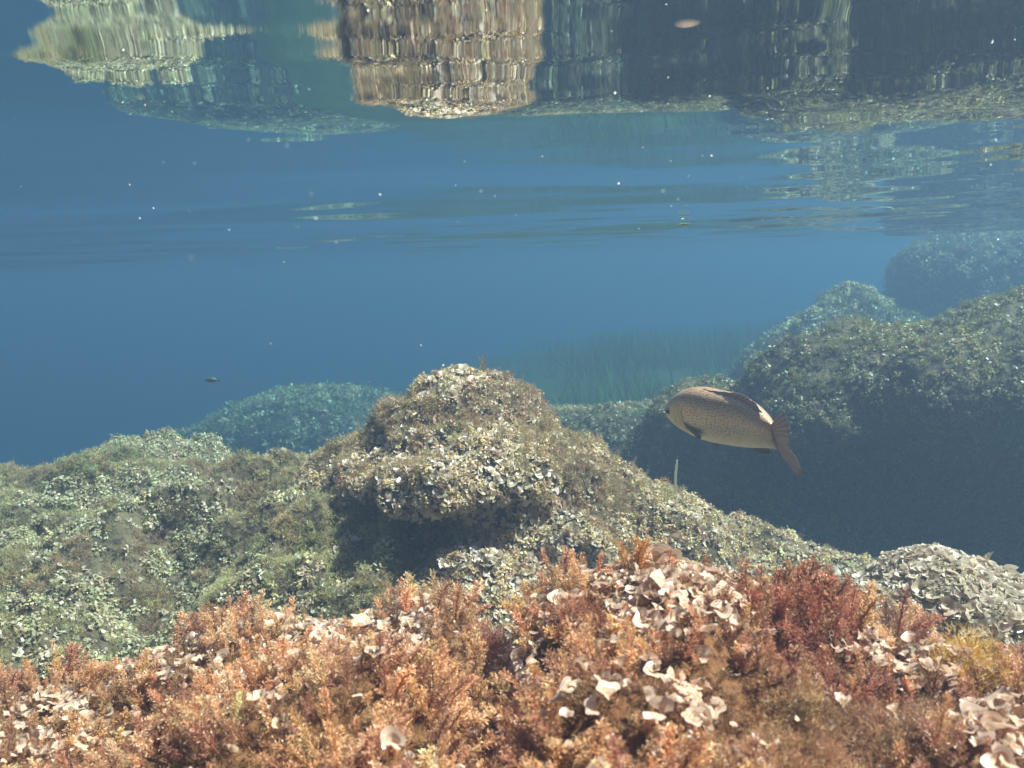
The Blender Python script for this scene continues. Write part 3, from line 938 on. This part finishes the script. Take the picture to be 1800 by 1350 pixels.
# large pale funnels on the near reef
def big_fan(px, py, size, idx, label, tilt, tint=(0.62, 0.42, 0.26)):
    p, nn = ray_hit(near_reef, px, py)
    v, t, u = proto_fan(idx, nr=12, na=36, lobes=2)
    me = mk_mesh('fan_alga', v, t, M_FAN, tint=np.tile(np.array(tint), (len(v), 1)), uv=u)
    o = link('fan_alga', me, label=label, cat='alga')
    z = Vector((CP - p)).normalized() * tilt + Vector((0, 0, 1)) * (1 - tilt)
    o.matrix_world = Matrix.Translation(Vector(p) + Vector((0, 0, 0.012))) @ z.to_track_quat('Z', 'Y').to_matrix().to_4x4() @ Matrix.Scale(size, 4)
big_fan(940, 1150, 0.024, 511, 'big white-rimmed double funnel of fan alga near the middle of the near reef', 0.55)
big_fan(1240, 1070, 0.026, 512, 'large orange-tan fan alga behind a dark tuft on the near hump', 0.3, (0.66, 0.40, 0.17))
big_fan(1165, 1285, 0.024, 513, 'pale lilac cup-shaped fan alga low in the right middle of the near reef', 0.55)
big_fan(1150, 1200, 0.017, 514, 'small pale cup of fan alga above the lilac one', 0.4)
big_fan(140, 1270, 0.024, 515, 'pale arched fan alga at the lower left of the near reef', 0.3)
big_fan(400, 1265, 0.018, 516, 'pale fan alga alone in the lower left turf', 0.4)
big_fan(690, 1330, 0.024, 517, 'lilac-grey fan alga at the bottom edge near the middle', 0.5)
big_fan(510, 1150, 0.020, 518, 'brightest white fan alga, catching the sun left of the middle', 0.45, (0.75, 0.66, 0.5))  # whiter tint stands in for the sun glint on this fan

# ------------------------------------------------------------------ fish
def fish_mats():
    m, t, out = new_mat('fish_skin')
    uv = N(t, 'ShaderNodeAttribute', attribute_name='puv')
    tint = N(t, 'ShaderNodeAttribute', attribute_name='tint')
    mp = N(t, 'ShaderNodeMapping')
    mp.inputs['Scale'].default_value = (1, 1, 1)
    t.links.new(uv.outputs['Vector'], mp.inputs[0])
    # scale rows: offset brick cells
    br = N(t, 'ShaderNodeTexVoronoi', feature='F1')
    br.voronoi_dimensions = '2D'
    br.inputs['Scale'].default_value = 1.0
    br.inputs['Randomness'].default_value = 0.35
    wn = N(t, 'ShaderNodeTexNoise')
    wn.inputs['Scale'].default_value = 0.35
    t.links.new(mp.outputs[0], wn.inputs['Vector'])
    wa = N(t, 'ShaderNodeVectorMath', operation='MULTIPLY_ADD')
    wa.inputs[1].default_value = (1.6, 1.6, 0)
    t.links.new(wn.outputs['Color'], wa.inputs[0])
    t.links.new(mp.outputs[0], wa.inputs[2])
    t.links.new(wa.outputs[0], br.inputs['Vector'])
    ra = N(t, 'ShaderNodeMapRange')
    ra.inputs['From Min'].default_value = 0.25
    ra.inputs['From Max'].default_value = 0.62
    ra.inputs['To Min'].default_value = 1.25
    ra.inputs['To Max'].default_value = 0.62
    t.links.new(br.outputs['Distance'], ra.inputs[0])
    # scales show on the back and flank (tint alpha holds how much)
    mx = N(t, 'ShaderNodeMix', data_type='FLOAT')
    t.links.new(tint.outputs['Alpha'], mx.inputs[0])
    mx.inputs[2].default_value = 1.0
    t.links.new(ra.outputs[0], mx.inputs[3])
    vm = N(t, 'ShaderNodeVectorMath', operation='SCALE')
    t.links.new(tint.outputs['Color'], vm.inputs[0])
    t.links.new(mx.outputs[0], vm.inputs['Scale'])
    geo = N(t, 'ShaderNodeTexCoord')
    no = N(t, 'ShaderNodeTexNoise')
    no.inputs['Scale'].default_value = 170
    no.inputs['Detail'].default_value = 4
    t.links.new(geo.outputs['Object'], no.inputs['Vector'])
    r2 = N(t, 'ShaderNodeMapRange')
    r2.inputs['To Min'].default_value = 0.6
    r2.inputs['To Max'].default_value = 1.4
    t.links.new(no.outputs[0], r2.inputs[0])
    v2 = N(t, 'ShaderNodeVectorMath', operation='SCALE')
    t.links.new(vm.outputs[0], v2.inputs[0])
    t.links.new(r2.outputs[0], v2.inputs['Scale'])
    b = N(t, 'ShaderNodeBsdfPrincipled')
    b.inputs['Roughness'].default_value = 0.34
    b.inputs['Metallic'].default_value = 0.3
    b.inputs['Specular IOR Level'].default_value = 0.5
    t.links.new(v2.outputs[0], b.inputs['Base Color'])
    bp = N(t, 'ShaderNodeBump')
    bp.inputs['Strength'].default_value = 0.5
    bp.inputs['Distance'].default_value = 0.0012
    bp.invert = True
    t.links.new(br.outputs['Distance'], bp.inputs['Height'])
    t.links.new(bp.outputs[0], b.inputs['Normal'])
    t.links.new(b.outputs[0], out.inputs[0])

    def fin(name, col, tr):
        m2, t2, out2 = new_mat(name)
        uv2 = N(t2, 'ShaderNodeAttribute', attribute_name='puv')
        sx = N(t2, 'ShaderNodeSeparateXYZ')
        t2.links.new(uv2.outputs['Vector'], sx.inputs[0])
        mu = N(t2, 'ShaderNodeMath', operation='MULTIPLY')
        mu.inputs[1].default_value = 120
        t2.links.new(sx.outputs[1], mu.inputs[0])
        sn = N(t2, 'ShaderNodeMath', operation='SINE')
        t2.links.new(mu.outputs[0], sn.inputs[0])
        mr = N(t2, 'ShaderNodeMapRange')
        mr.inputs['From Min'].default_value = -1
        mr.inputs['To Min'].default_value = 0.7
        mr.inputs['To Max'].default_value = 1.2
        t2.links.new(sn.outputs[0], mr.inputs[0])
        vm2 = N(t2, 'ShaderNodeVectorMath', operation='SCALE')
        vm2.inputs[0].default_value = col
        t2.links.new(mr.outputs[0], vm2.inputs['Scale'])
        d = N(t2, 'ShaderNodeBsdfPrincipled')
        d.inputs['Roughness'].default_value = 0.45
        t2.links.new(vm2.outputs[0], d.inputs['Base Color'])
        tt = N(t2, 'ShaderNodeBsdfTranslucent')
        t2.links.new(vm2.outputs[0], tt.inputs[0])
        mm = N(t2, 'ShaderNodeMixShader')
        mm.inputs[0].default_value = tr
        t2.links.new(d.outputs[0], mm.inputs[1])
        t2.links.new(tt.outputs[0], mm.inputs[2])
        t2.links.new(mm.outputs[0], out2.inputs[0])
        return m2
    return m, fin('fish_fin', (0.36, 0.26, 0.26), 0.3), fin('fish_fin_dark', (0.09, 0.065, 0.045), 0.1), fin('fish_fin_pale', (0.50, 0.42, 0.26), 0.3)

def simple_mat(name, col, rough=0.4, spec=0.5):
    m, t, out = new_mat(name)
    b = N(t, 'ShaderNodeBsdfPrincipled')
    b.inputs['Base Color'].default_value = (*col, 1)
    b.inputs['Roughness'].default_value = rough
    b.inputs['Specular IOR Level'].default_value = spec
    t.links.new(b.outputs[0], out.inputs[0])
    return m

M_SKIN, M_FIN, M_FIND, M_FINP = fish_mats()
M_EYE = simple_mat('fish_iris', (0.45, 0.34, 0.18), 0.2)
M_PUPIL = simple_mat('fish_pupil', (0.01, 0.01, 0.012), 0.08)

L = 0.285            # snout to tail root
# stations: s along the axis, top, bottom (heights), half-thickness
ST = np.array([
    [0.000, 0.000, -0.006, 0.002], [0.015, 0.011, -0.015, 0.009], [0.05, 0.024, -0.024, 0.016], [0.10, 0.036, -0.033, 0.0225], [0.17, 0.049, -0.042, 0.028],
    [0.26, 0.059, -0.050, 0.033], [0.38, 0.064, -0.055, 0.036], [0.50, 0.062, -0.055, 0.036], [0.62, 0.060, -0.054, 0.034], [0.74, 0.054, -0.050, 0.030],
    [0.84, 0.044, -0.042, 0.025], [0.92, 0.035, -0.034, 0.018], [0.97, 0.031, -0.030, 0.011], [1.0, 0.028, -0.029, 0.005]])

def spine(s):
    """the body bends: the tail swings towards -y; returns position and heading angle at s (in the fish frame, head at -x)"""
    n = 200
    ss = np.linspace(0, 1, n)
    ang = math.radians(10) * (0.35 - ss) - math.radians(22) * sstep(0.6, 1.0, ss)
    x = np.concatenate([[0], np.cumsum(np.cos(ang))[:-1]]) / n * L
    y = np.concatenate([[0], np.cumsum(np.sin(ang))[:-1]]) / n * L
    return np.interp(s, ss, x), np.interp(s, ss, y), np.interp(s, ss, ang)

def smooth_interp(s, xs, ys):
    # cubic hermite through stations
    m = np.gradient(ys, xs)
    i = np.clip(np.searchsorted(xs, s) - 1, 0, len(xs) - 2)
    h = xs[i + 1] - xs[i]
    t = (s - xs[i]) / h
    return (2*t**3 - 3*t**2 + 1) * ys[i] + (t**3 - 2*t**2 + t) * h * m[i] + (-2*t**3 + 3*t**2) * ys[i+1] + (t**3 - t**2) * h * m[i+1]

def sect(s):
    return 1.12 * smooth_interp(s, ST[:, 0], ST[:, 1]), 1.10 * smooth_interp(s, ST[:, 0], ST[:, 2]), 1.06 * np.maximum(smooth_interp(s, ST[:, 0], ST[:, 3]), 0.0015)

def body_pt(s, th):
    """th: 0 = back, pi/2 = left flank (-y), pi = belly"""
    top, bot, w = sect(s)
    c, h = (top + bot) / 2, (top - bot) / 2
    ct = np.cos(th)
    z = c + h * np.sign(ct) * np.abs(ct) ** 0.92
    yy = -w * np.sign(np.sin(th)) * np.abs(np.sin(th)) ** 0.85
    # opercle: shallow groove and raised cheek
    sx, sy, a = spine(s)
    groove = 0.0022 * np.exp(-((s - (0.215 + 0.03 * np.cos(th) ** 2 * -1)) / 0.008) ** 2) + 0.0013 * np.exp(-((s - 0.135) / 0.007) ** 2)
    yy = yy + np.sign(yy) * -groove * np.abs(np.sin(th)) ** 2
    # mouth slit
    slit = 0.003 * np.exp(-((s - 0.02) / 0.03) ** 2) * np.exp(-((z + 0.008 + 0.22 * s) / 0.0022) ** 2)
    yy = yy - np.sign(yy) * slit
    return np.stack([sx - np.sin(a) * yy, sy + np.cos(a) * yy, z], -1)

def build_fish(yaw, pitch, roll, pos, mul, sc):
    root = bpy.data.objects.new('fish', None)
    COL.objects.link(root)
    root['label'] = 'large brown silver-bellied fish swimming left in front of the dark boulder'
    root['category'] = 'fish'
    ns, nt_ = 120, 72
    s = np.concatenate([np.linspace(0, 0.06, 18)[:-1], np.linspace(0.06, 1, ns - 17)])
    th = np.linspace(0, 2 * math.pi, nt_, endpoint=False)
    Sg, Tg = np.meshgrid(s, th, indexing='ij')
    V = body_pt(Sg.ravel(), Tg.ravel())
    i = np.arange(ns * nt_).reshape(ns, nt_)
    j = np.roll(i, -1, 1)
    Q = np.stack([i[:-1], j[:-1], j[1:], i[1:]], -1).reshape(-1, 4)
    k = len(V)
    V = np.concatenate([V, body_pt(np.array([0.0]), np.array([math.pi / 2])) * [1, 0, 1], body_pt(np.array([1.0]), np.array([math.pi / 2]))])
    T = np.concatenate([Q[:, :3], Q[:, [0, 2, 3]], np.stack([np.full(nt_, k), j[0], i[0]], 1), np.stack([np.full(nt_, k + 1), i[-1], j[-1]], 1)])
    # colour pattern of the skin: warm brown back, tan flank, pale belly, plain head
    lat = np.minimum(Tg, 2 * math.pi - Tg).ravel() / math.pi
    sr = Sg.ravel()
    back, flank, belly = np.array([0.50, 0.28, 0.17]), np.array([0.80, 0.55, 0.39]), np.array([0.86, 0.74, 0.62])
    P_ = np.stack([sr * 9, lat * 6, 0 * sr], 1)
    lw = lat + 0.03 * fbm(P_, 1.0, 3, 7)
    c = back + (flank - back) * sstep(0.12, 0.42, lw)[:, None]
    c = c + (np.array([0.62, 0.52, 0.38]) - c) * (sstep(0.42, 0.52, lw) * 0.8)[:, None]
    c = c + (belly - c) * sstep(0.54, 0.78, lw)[:, None]
    head = 1 - sstep(0.19, 0.225, sr)
    hc = np.array([0.72, 0.54, 0.36]) * (0.75 + 0.35 * sstep(0.1, 0.6, lat))[:, None]
    c = c + (hc - c) * (head * 0.75)[:, None]
    # dark streak on the gill edge, dark blotch at the root of the breast fin
    gl = np.exp(-((sr - 0.222) / 0.010) ** 2) * sstep(0.3, 0.42, lat) * (1 - sstep(0.62, 0.70, lat))
    gl2 = np.exp(-((sr - 0.14) / 0.006) ** 2) * sstep(0.25, 0.4, lat) * (1 - sstep(0.6, 0.75, lat)) * 0.5
    gl3 = np.exp(-((sr - 0.188) / 0.006) ** 2) * sstep(0.2, 0.35, lat) * (1 - sstep(0.7, 0.8, lat)) * 0.45
    pale = np.exp(-((sr - 0.206) / 0.005) ** 2) * sstep(0.15, 0.3, lat) * (1 - sstep(0.75, 0.85, lat)) * 0.5
    c = c * (1 - 0.80 * np.clip(gl + gl2 + gl3, 0, 1))[:, None]
    c = c + (np.array([0.75, 0.62, 0.5]) - c) * pale[:, None]
    scl = np.clip(1 - head, 0, 1) * (1 - 0.75 * sstep(0.52, 0.66, lat))
    c = np.concatenate([c, c[:1], c[-1:]]) ; scl = np.concatenate([scl, [0, 0]])
    tint = np.concatenate([c, scl[:, None]], 1)
    uvv = np.stack([np.concatenate([sr, [0, 1]]) * 44 , np.concatenate([lat * 27 + np.floor(np.concatenate([sr])*0) , [0, 0]])], 1)
    # offset rows like roof tiles: shear so neighbouring rows alternate
    uvv[:, 0] += uvv[:, 1] * 0.5
    me = mk_mesh('body', V, T, M_SKIN, tint=tint, uv=uvv)
    link('body', me, parent=root)

    def fin_mesh(name, base, tip, nseg, mat, thick=0.0008, bulge=None, curve=0.0, label=None):
        """fin sheet between a base polyline and a tip polyline, given real thickness"""
        base, tip = np.array(base, float), np.array(tip, float)
        nb = 24
        tb = np.linspace(0, 1, len(base)); tt = np.linspace(0, 1, nb)
        B_ = np.stack([np.interp(tt, tb, base[:, k]) for k in range(3)], 1)
        tb = np.linspace(0, 1, len(tip))
        T_ = np.stack([np.interp(tt, tb, tip[:, k]) for k in range(3)], 1)
        f = np.linspace(0, 1, nseg)
        G = B_[:, None] + (T_ - B_)[:, None] * f[None, :, None]
        G[..., 1] += curve * np.sin(f * math.pi)[None] + 0.0012 * np.sin(tt * 40)[:, None] * f[None]
        A = G.reshape(-1, 3).copy(); Bk = A.copy()
        th_ = thick * (1.3 - f)[None].repeat(nb, 0).ravel()
        A[:, 1] -= th_; Bk[:, 1] += th_
        i = np.arange(nb * nseg).reshape(nb, nseg)
        q = np.stack([i[:-1, :-1], i[:-1, 1:], i[1:, 1:], i[1:, :-1]], -1).reshape(-1, 4)
        n0 = nb * nseg
        q2 = q[:, ::-1] + n0
        ed = np.concatenate([i[0], i[1:, -1], i[-1, ::-1][1:], i[::-1, 0][1:]])
        side = np.stack([ed[:-1], ed[:-1] + n0, ed[1:] + n0, ed[1:]], -1)
        Q_ = np.concatenate([q, q2, side])
        u = np.stack([np.tile(f, nb), np.repeat(tt, nseg)], 1)
        me = mk_mesh(name, np.concatenate([A, Bk]), Q_, mat, uv=np.concatenate([u, u]), quads=True)
        return link(name, me, parent=root, label=label)

    def mid(s, z, dy=0.0):
        x, y, a = spine(s)
        return [float(x - math.sin(a) * dy), float(y + math.cos(a) * dy), z]
    def top(s): return float(sect(np.array([s]))[0][0])
    def bot(s): return float(sect(np.array([s]))[1][0])
    x1, y1, a1 = (float(v) for v in spine(1.0))
    td = np.array([math.cos(a1 - 0.06), math.sin(a1 - 0.06), 0])
    def tl(d_, z, yo=0.0):
        return list(np.array([x1, y1, 0]) + td * d_ + np.array([0, yo, z]))
    # forked tail: one sheet, fork in the middle
    fin_mesh('caudal_fin', [tl(-0.012, 0.022), tl(-0.012, 0.008), tl(-0.012, 0), tl(-0.012, -0.008), tl(-0.012, -0.022)],
             [tl(0.066, 0.104), tl(0.076, 0.086, -.003), tl(0.078, 0.054, -.006), tl(0.066, 0.026, -.004), tl(0.050, 0.008), tl(0.050, 0.0, .003), tl(0.066, -0.020, .006), tl(0.078, -0.042, .006), tl(0.074, -0.058, .004), tl(0.060, -0.068)],
             10, M_FIN, 0.0011, label='forked tail fin')
    fin_mesh('dorsal_fin', [mid(s_, top(s_) - 0.003) for s_ in (0.34, 0.45, 0.55, 0.65, 0.75, 0.84)],
             [mid(0.40, top(0.40) + 0.001, 0.001), mid(0.50, top(0.5) + 0.003, 0.001), mid(0.60, top(0.6) + 0.007, 0.001), mid(0.72, top(0.72) + 0.015, 0.002), mid(0.84, top(0.84) + 0.017, 0.002), mid(0.91, top(0.91) + 0.006, 0.001)],
             6, M_FIN, 0.0009)
    fin_mesh('anal_fin', [mid(s_, bot(s_) + 0.003) for s_ in (0.66, 0.72, 0.78, 0.85)],
             [mid(0.72, bot(0.72) - 0.016), mid(0.80, bot(0.8) - 0.020), mid(0.86, bot(0.86) - 0.018), mid(0.91, bot(0.91) - 0.010)], 6, M_FIND, 0.0009)
    for sg in (-1, 1):
        w = float(sect(np.array([0.25]))[2][0])
        fin_mesh('pectoral_fin', [mid(0.232, 0.002, sg * (w * 0.99)), mid(0.236, -0.006, sg * (w * 0.99)), mid(0.24, -0.014, sg * w * 0.96)],
                 [mid(0.36, -0.013, sg * (w + 0.010)), mid(0.385, -0.021, sg * (w + 0.010)), mid(0.37, -0.029, sg * (w + 0.008)), mid(0.33, -0.031, sg * (w + 0.005))], 6, M_FIND, 0.0008)
        fin_mesh('pelvic_fin', [mid(0.31, bot(0.31) + 0.005, sg * 0.009), mid(0.33, bot(0.33) + 0.004, sg * 0.008), mid(0.35, bot(0.35) + 0.003, sg * 0.007)],
                 [mid(0.41, bot(0.41) - 0.008, sg * 0.015), mid(0.44, bot(0.44) - 0.009, sg * 0.016), mid(0.44, bot(0.44) - 0.004, sg * 0.012)], 5, M_FINP, 0.0008)
        import bmesh
        bm = bmesh.new()
        e = body_pt(np.array([0.068]), np.array([math.radians(66)]))[0]
        if sg > 0: e[1] = body_pt(np.array([0.068]), np.array([-math.radians(66)]))[0][1]
        bmesh.ops.create_uvsphere(bm, u_segments=20, v_segments=12, radius=0.0088, matrix=Matrix.Diagonal((1, 0.5, 1, 1)))
        me = bpy.data.meshes.new('eye'); bm.to_mesh(me); bm.free()
        me.polygons.foreach_set('use_smooth', [True] * len(me.polygons))
        me.materials.append(M_EYE)
        eo = link('eye', me, parent=root, loc=(e[0], e[1] - sg * 0.0008, e[2]))
        eo.rotation_euler = (0, 0, math.radians(-16 * sg))
        bm = bmesh.new()
        bmesh.ops.create_uvsphere(bm, u_segments=16, v_segments=10, radius=0.0054, matrix=Matrix.Translation((0, sg * 0.0028, 0)) @ Matrix.Diagonal((1, 0.5, 1, 1)))
        me = bpy.data.meshes.new('pupil'); bm.to_mesh(me); bm.free()
        me.polygons.foreach_set('use_smooth', [True] * len(me.polygons))
        me.materials.append(M_PUPIL)
        link('pupil', me, parent=eo)
    # place: fish frame has head at origin pointing -x; yaw turns the head away
    Rm = Matrix.Rotation(yaw, 4, 'Z') @ Matrix.Rotation(pitch, 4, 'Y') @ Matrix.Rotation(roll, 4, 'X')
    root.matrix_world = Matrix.Translation(Vector(pos)) @ Rm @ Matrix.Scale(sc, 4)
    return root
FISH = build_fish(math.radians(-44), math.radians(3.2), math.radians(28), at(1171, 722, 2.04), 1.0, 0.99)

# small far fish, a dark speck over the mound
def small_fish(px, py, d, ln, label):
    s = np.linspace(0, 1, 16); th = np.linspace(0, 2 * math.pi, 10, endpoint=False)
    Sg, Tg = np.meshgrid(s, th, indexing='ij')
    r = 0.17 * np.sin(np.clip(Sg * 1.15, 0, 1) * math.pi) ** 0.7 + 0.015
    r = np.where(Sg > 0.86, 0.03 + 0.5 * (Sg - 0.86), r)
    V = np.stack([Sg.ravel() * ln, 0.45 * (r * np.sin(Tg) * np.where(Sg > 0.86, 0.1, 1)).ravel() * ln, (r * np.cos(Tg)).ravel() * ln], 1)
    i = np.arange(160).reshape(16, 10); j = np.roll(i, -1, 1)
    Q = np.stack([i[:-1], j[:-1], j[1:], i[1:]], -1).reshape(-1, 4)
    me = mk_mesh('fish', V, Q, simple_mat('small_fish_skin', (0.05, 0.05, 0.05)), quads=True)
    o = link('fish', me, label=label, cat='fish')
    o.location = at(px, py, d)
    o.rotation_euler = (0, math.radians(8), math.radians(15))
small_fish(360, 667, 3.6, 0.055, 'tiny dark fish far off over the mound at the left')

# ------------------------------------------------------------------ drifting bits
M_SPECK = simple_mat('speck', (0.85, 0.80, 0.72), 0.5)
M_RED = simple_mat('red_scrap', (0.65, 0.16, 0.05), 0.6)
M_YEL = simple_mat('leaf_scrap', (0.55, 0.55, 0.08), 0.6)
def bit_mesh(seed, mat):
    import bmesh
    bm = bmesh.new()
    bmesh.ops.create_icosphere(bm, subdivisions=2, radius=1.0)
    r = np.random.default_rng(seed)
    st = r.uniform(0.5, 1.3, 3)
    for v in bm.verts:
        n = v.co.copy()
        v.co = Vector((n.x * st[0], n.y * st[1], n.z * st[2])) * (1 + 0.35 * math.sin(3 * n.x + seed) * math.cos(4 * n.y + 2 * seed))
    me = bpy.data.meshes.new('speck'); bm.to_mesh(me); bm.free()
    me.materials.append(mat)
    return me
SPK = [bit_mesh(i, M_SPECK) for i in range(5)]
spots = [(549, 246), (505, 256), (436, 246), (817, 284), (801, 326), (888, 246), (1080, 203), (1088, 90), (1395, 50), (1130, 190), (1179, 283), (953, 275), (1210, 310), (1303, 311),
         (1087, 323), (1313, 328), (1165, 336), (1180, 362), (1192, 350), (1123, 402), (1340, 386), (907, 378), (668, 342), (547, 341), (555, 384), (522, 397), (333, 370), (245, 384),
         (37, 328), (270, 366), (336, 453), (499, 461), (403, 404), (228, 325), (265, 147), (342, 287), (287, 286), (740, 607), (476, 604), (1351, 243), (1620, 190), (1540, 148), (1480, 78),
         (1305, 196), (1130, 259), (1690, 118), (1612, 190), (1741, 290), (1235, 274), (1250, 274), (968, 152), (845, 336), (870, 345), (805, 390), (591, 426), (1660, 116), (1780, 306)]
for i, (x, y) in enumerate(spots):
    d_ = rng.uniform(0.28, 0.9) if y > 200 else rng.uniform(0.22, 0.42)
    p = at(x, y, d_)
    if p[2] > -0.012:
        d_ = d_ * (CAM_Z + 0.02) / (CAM_Z - p[2]) if p[2] > CAM_Z else d_
        d_ = abs(d_)
        p = at(x, y, d_)
    o = link('speck', SPK[i % 5], label='tiny pale speck drifting in the water under the surface', cat='speck', group='specks drifting in the water')
    sz_ = d_ / F * rng.uniform(0.6, 1.7)
    o.scale = (sz_,) * 3
    o.rotation_euler = tuple(rng.uniform(0, 6, 3))
    o.location = p

def scrap(name, pts, width, mat, label, cat, loc, thick=0.0012):
    """little ribbon with thickness along a polyline"""
    pts = np.array(pts, float)
    d = np.gradient(pts, axis=0)
    s_ = np.cross(d, [0, 1, 0.2]); s_ /= np.linalg.norm(s_, axis=1, keepdims=True)
    w = width * (0.4 + 0.6 * np.sin(np.linspace(0.15, 2.9, len(pts))))[:, None]
    nn = np.cross(s_, d); nn /= np.linalg.norm(nn, axis=1, keepdims=True)
    V = np.concatenate([pts - s_ * w + nn * thick, pts + s_ * w + nn * thick, pts + s_ * w - nn * thick, pts - s_ * w - nn * thick])
    n = len(pts); i = np.arange(n - 1)
    Q = np.concatenate([np.stack([i + a * n, i + 1 + a * n, i + 1 + b * n, i + b * n], 1) for a, b in ((0, 1), (1, 2), (2, 3), (3, 0))] +
                       [np.array([[0, n, 2 * n, 3 * n], [n - 1, 4 * n - 1, 3 * n - 1, 2 * n - 1]])])
    me = mk_mesh(name, V, Q, mat, quads=True, smooth=False)
    return link(name, me, label=label, cat=cat, loc=loc)
p = at(1203, 396, 2.4)
k_ = (CAM_Z + 0.008) / (CAM_Z - p[2]) if p[2] > CAM_Z else 1
for d_ in np.arange(1.2, 5.0, 0.01):
    p = at(1203, 395, d_)
    if p[2] > wave_h(p[:1], p[1:2])[0] - 0.012:
        break
scrap('leaf_scrap', [(-0.016, 0, 0), (-0.006, 0, 0.001), (0.006, 0, 0.0), (0.016, 0, 0.002)], 0.004, M_YEL, 'yellow-green scrap of leaf floating just under the surface', 'leaf', p)
for (x, y, d_, lab) in [(1152, 860, 2.35, 'larger orange-red scrap caught on the right slope of the peaked rock'), (1090, 882, 2.2, 'small orange-red scrap left of the other on the same slope')]:
    p, nn = ray_hit(peak_rock, x, y)
    scrap('red_scrap', [(-0.006, 0, 0), (0, 0, 0.003), (0.005, 0, 0.001), (0.008, 0, 0.004)], 0.003, M_RED, lab, 'leaf', p + nn * 0.03)
M_STALK = simple_mat('pale_stalk', (0.62, 0.60, 0.42), 0.7)
p, nn = ray_hit(peak_rock, 1184, 868)
p = p + np.array([0, 0, 0.045])
scrap('grass_stalk', [(0.002, 0, -0.06), (0, 0, -0.02), (0.001, 0, 0.02), (0.004, 0, 0.045), (0.006, 0, 0.06)], 0.0035, M_STALK, 'pale upright blade standing alone in the valley below the fish', 'seagrass', p, 0.002)
v, t, u = proto_fan(620, nr=8, na=24)
me = mk_mesh('fan_alga', v, t, M_FAN, tint=np.tile(np.array((0.5, 0.45, 0.3)), (len(v), 1)), uv=u)
pa, _n = ray_hit(mid_rock, 1168, 716)
pb, _n = ray_hit(big_rock, 1168, 716)
p = min((pa, pb), key=lambda q: abs(proj(q[None])[0][0] - 1168) + abs(proj(q[None])[1][0] - 716))
o = link('fan_alga', me, label='single pale ring-shaped fan alga poking up left of the fish head', cat='alga', loc=p)
o.scale = (0.04, 0.04, 0.045)
o.rotation_euler = (0.5, 0, 0.4)
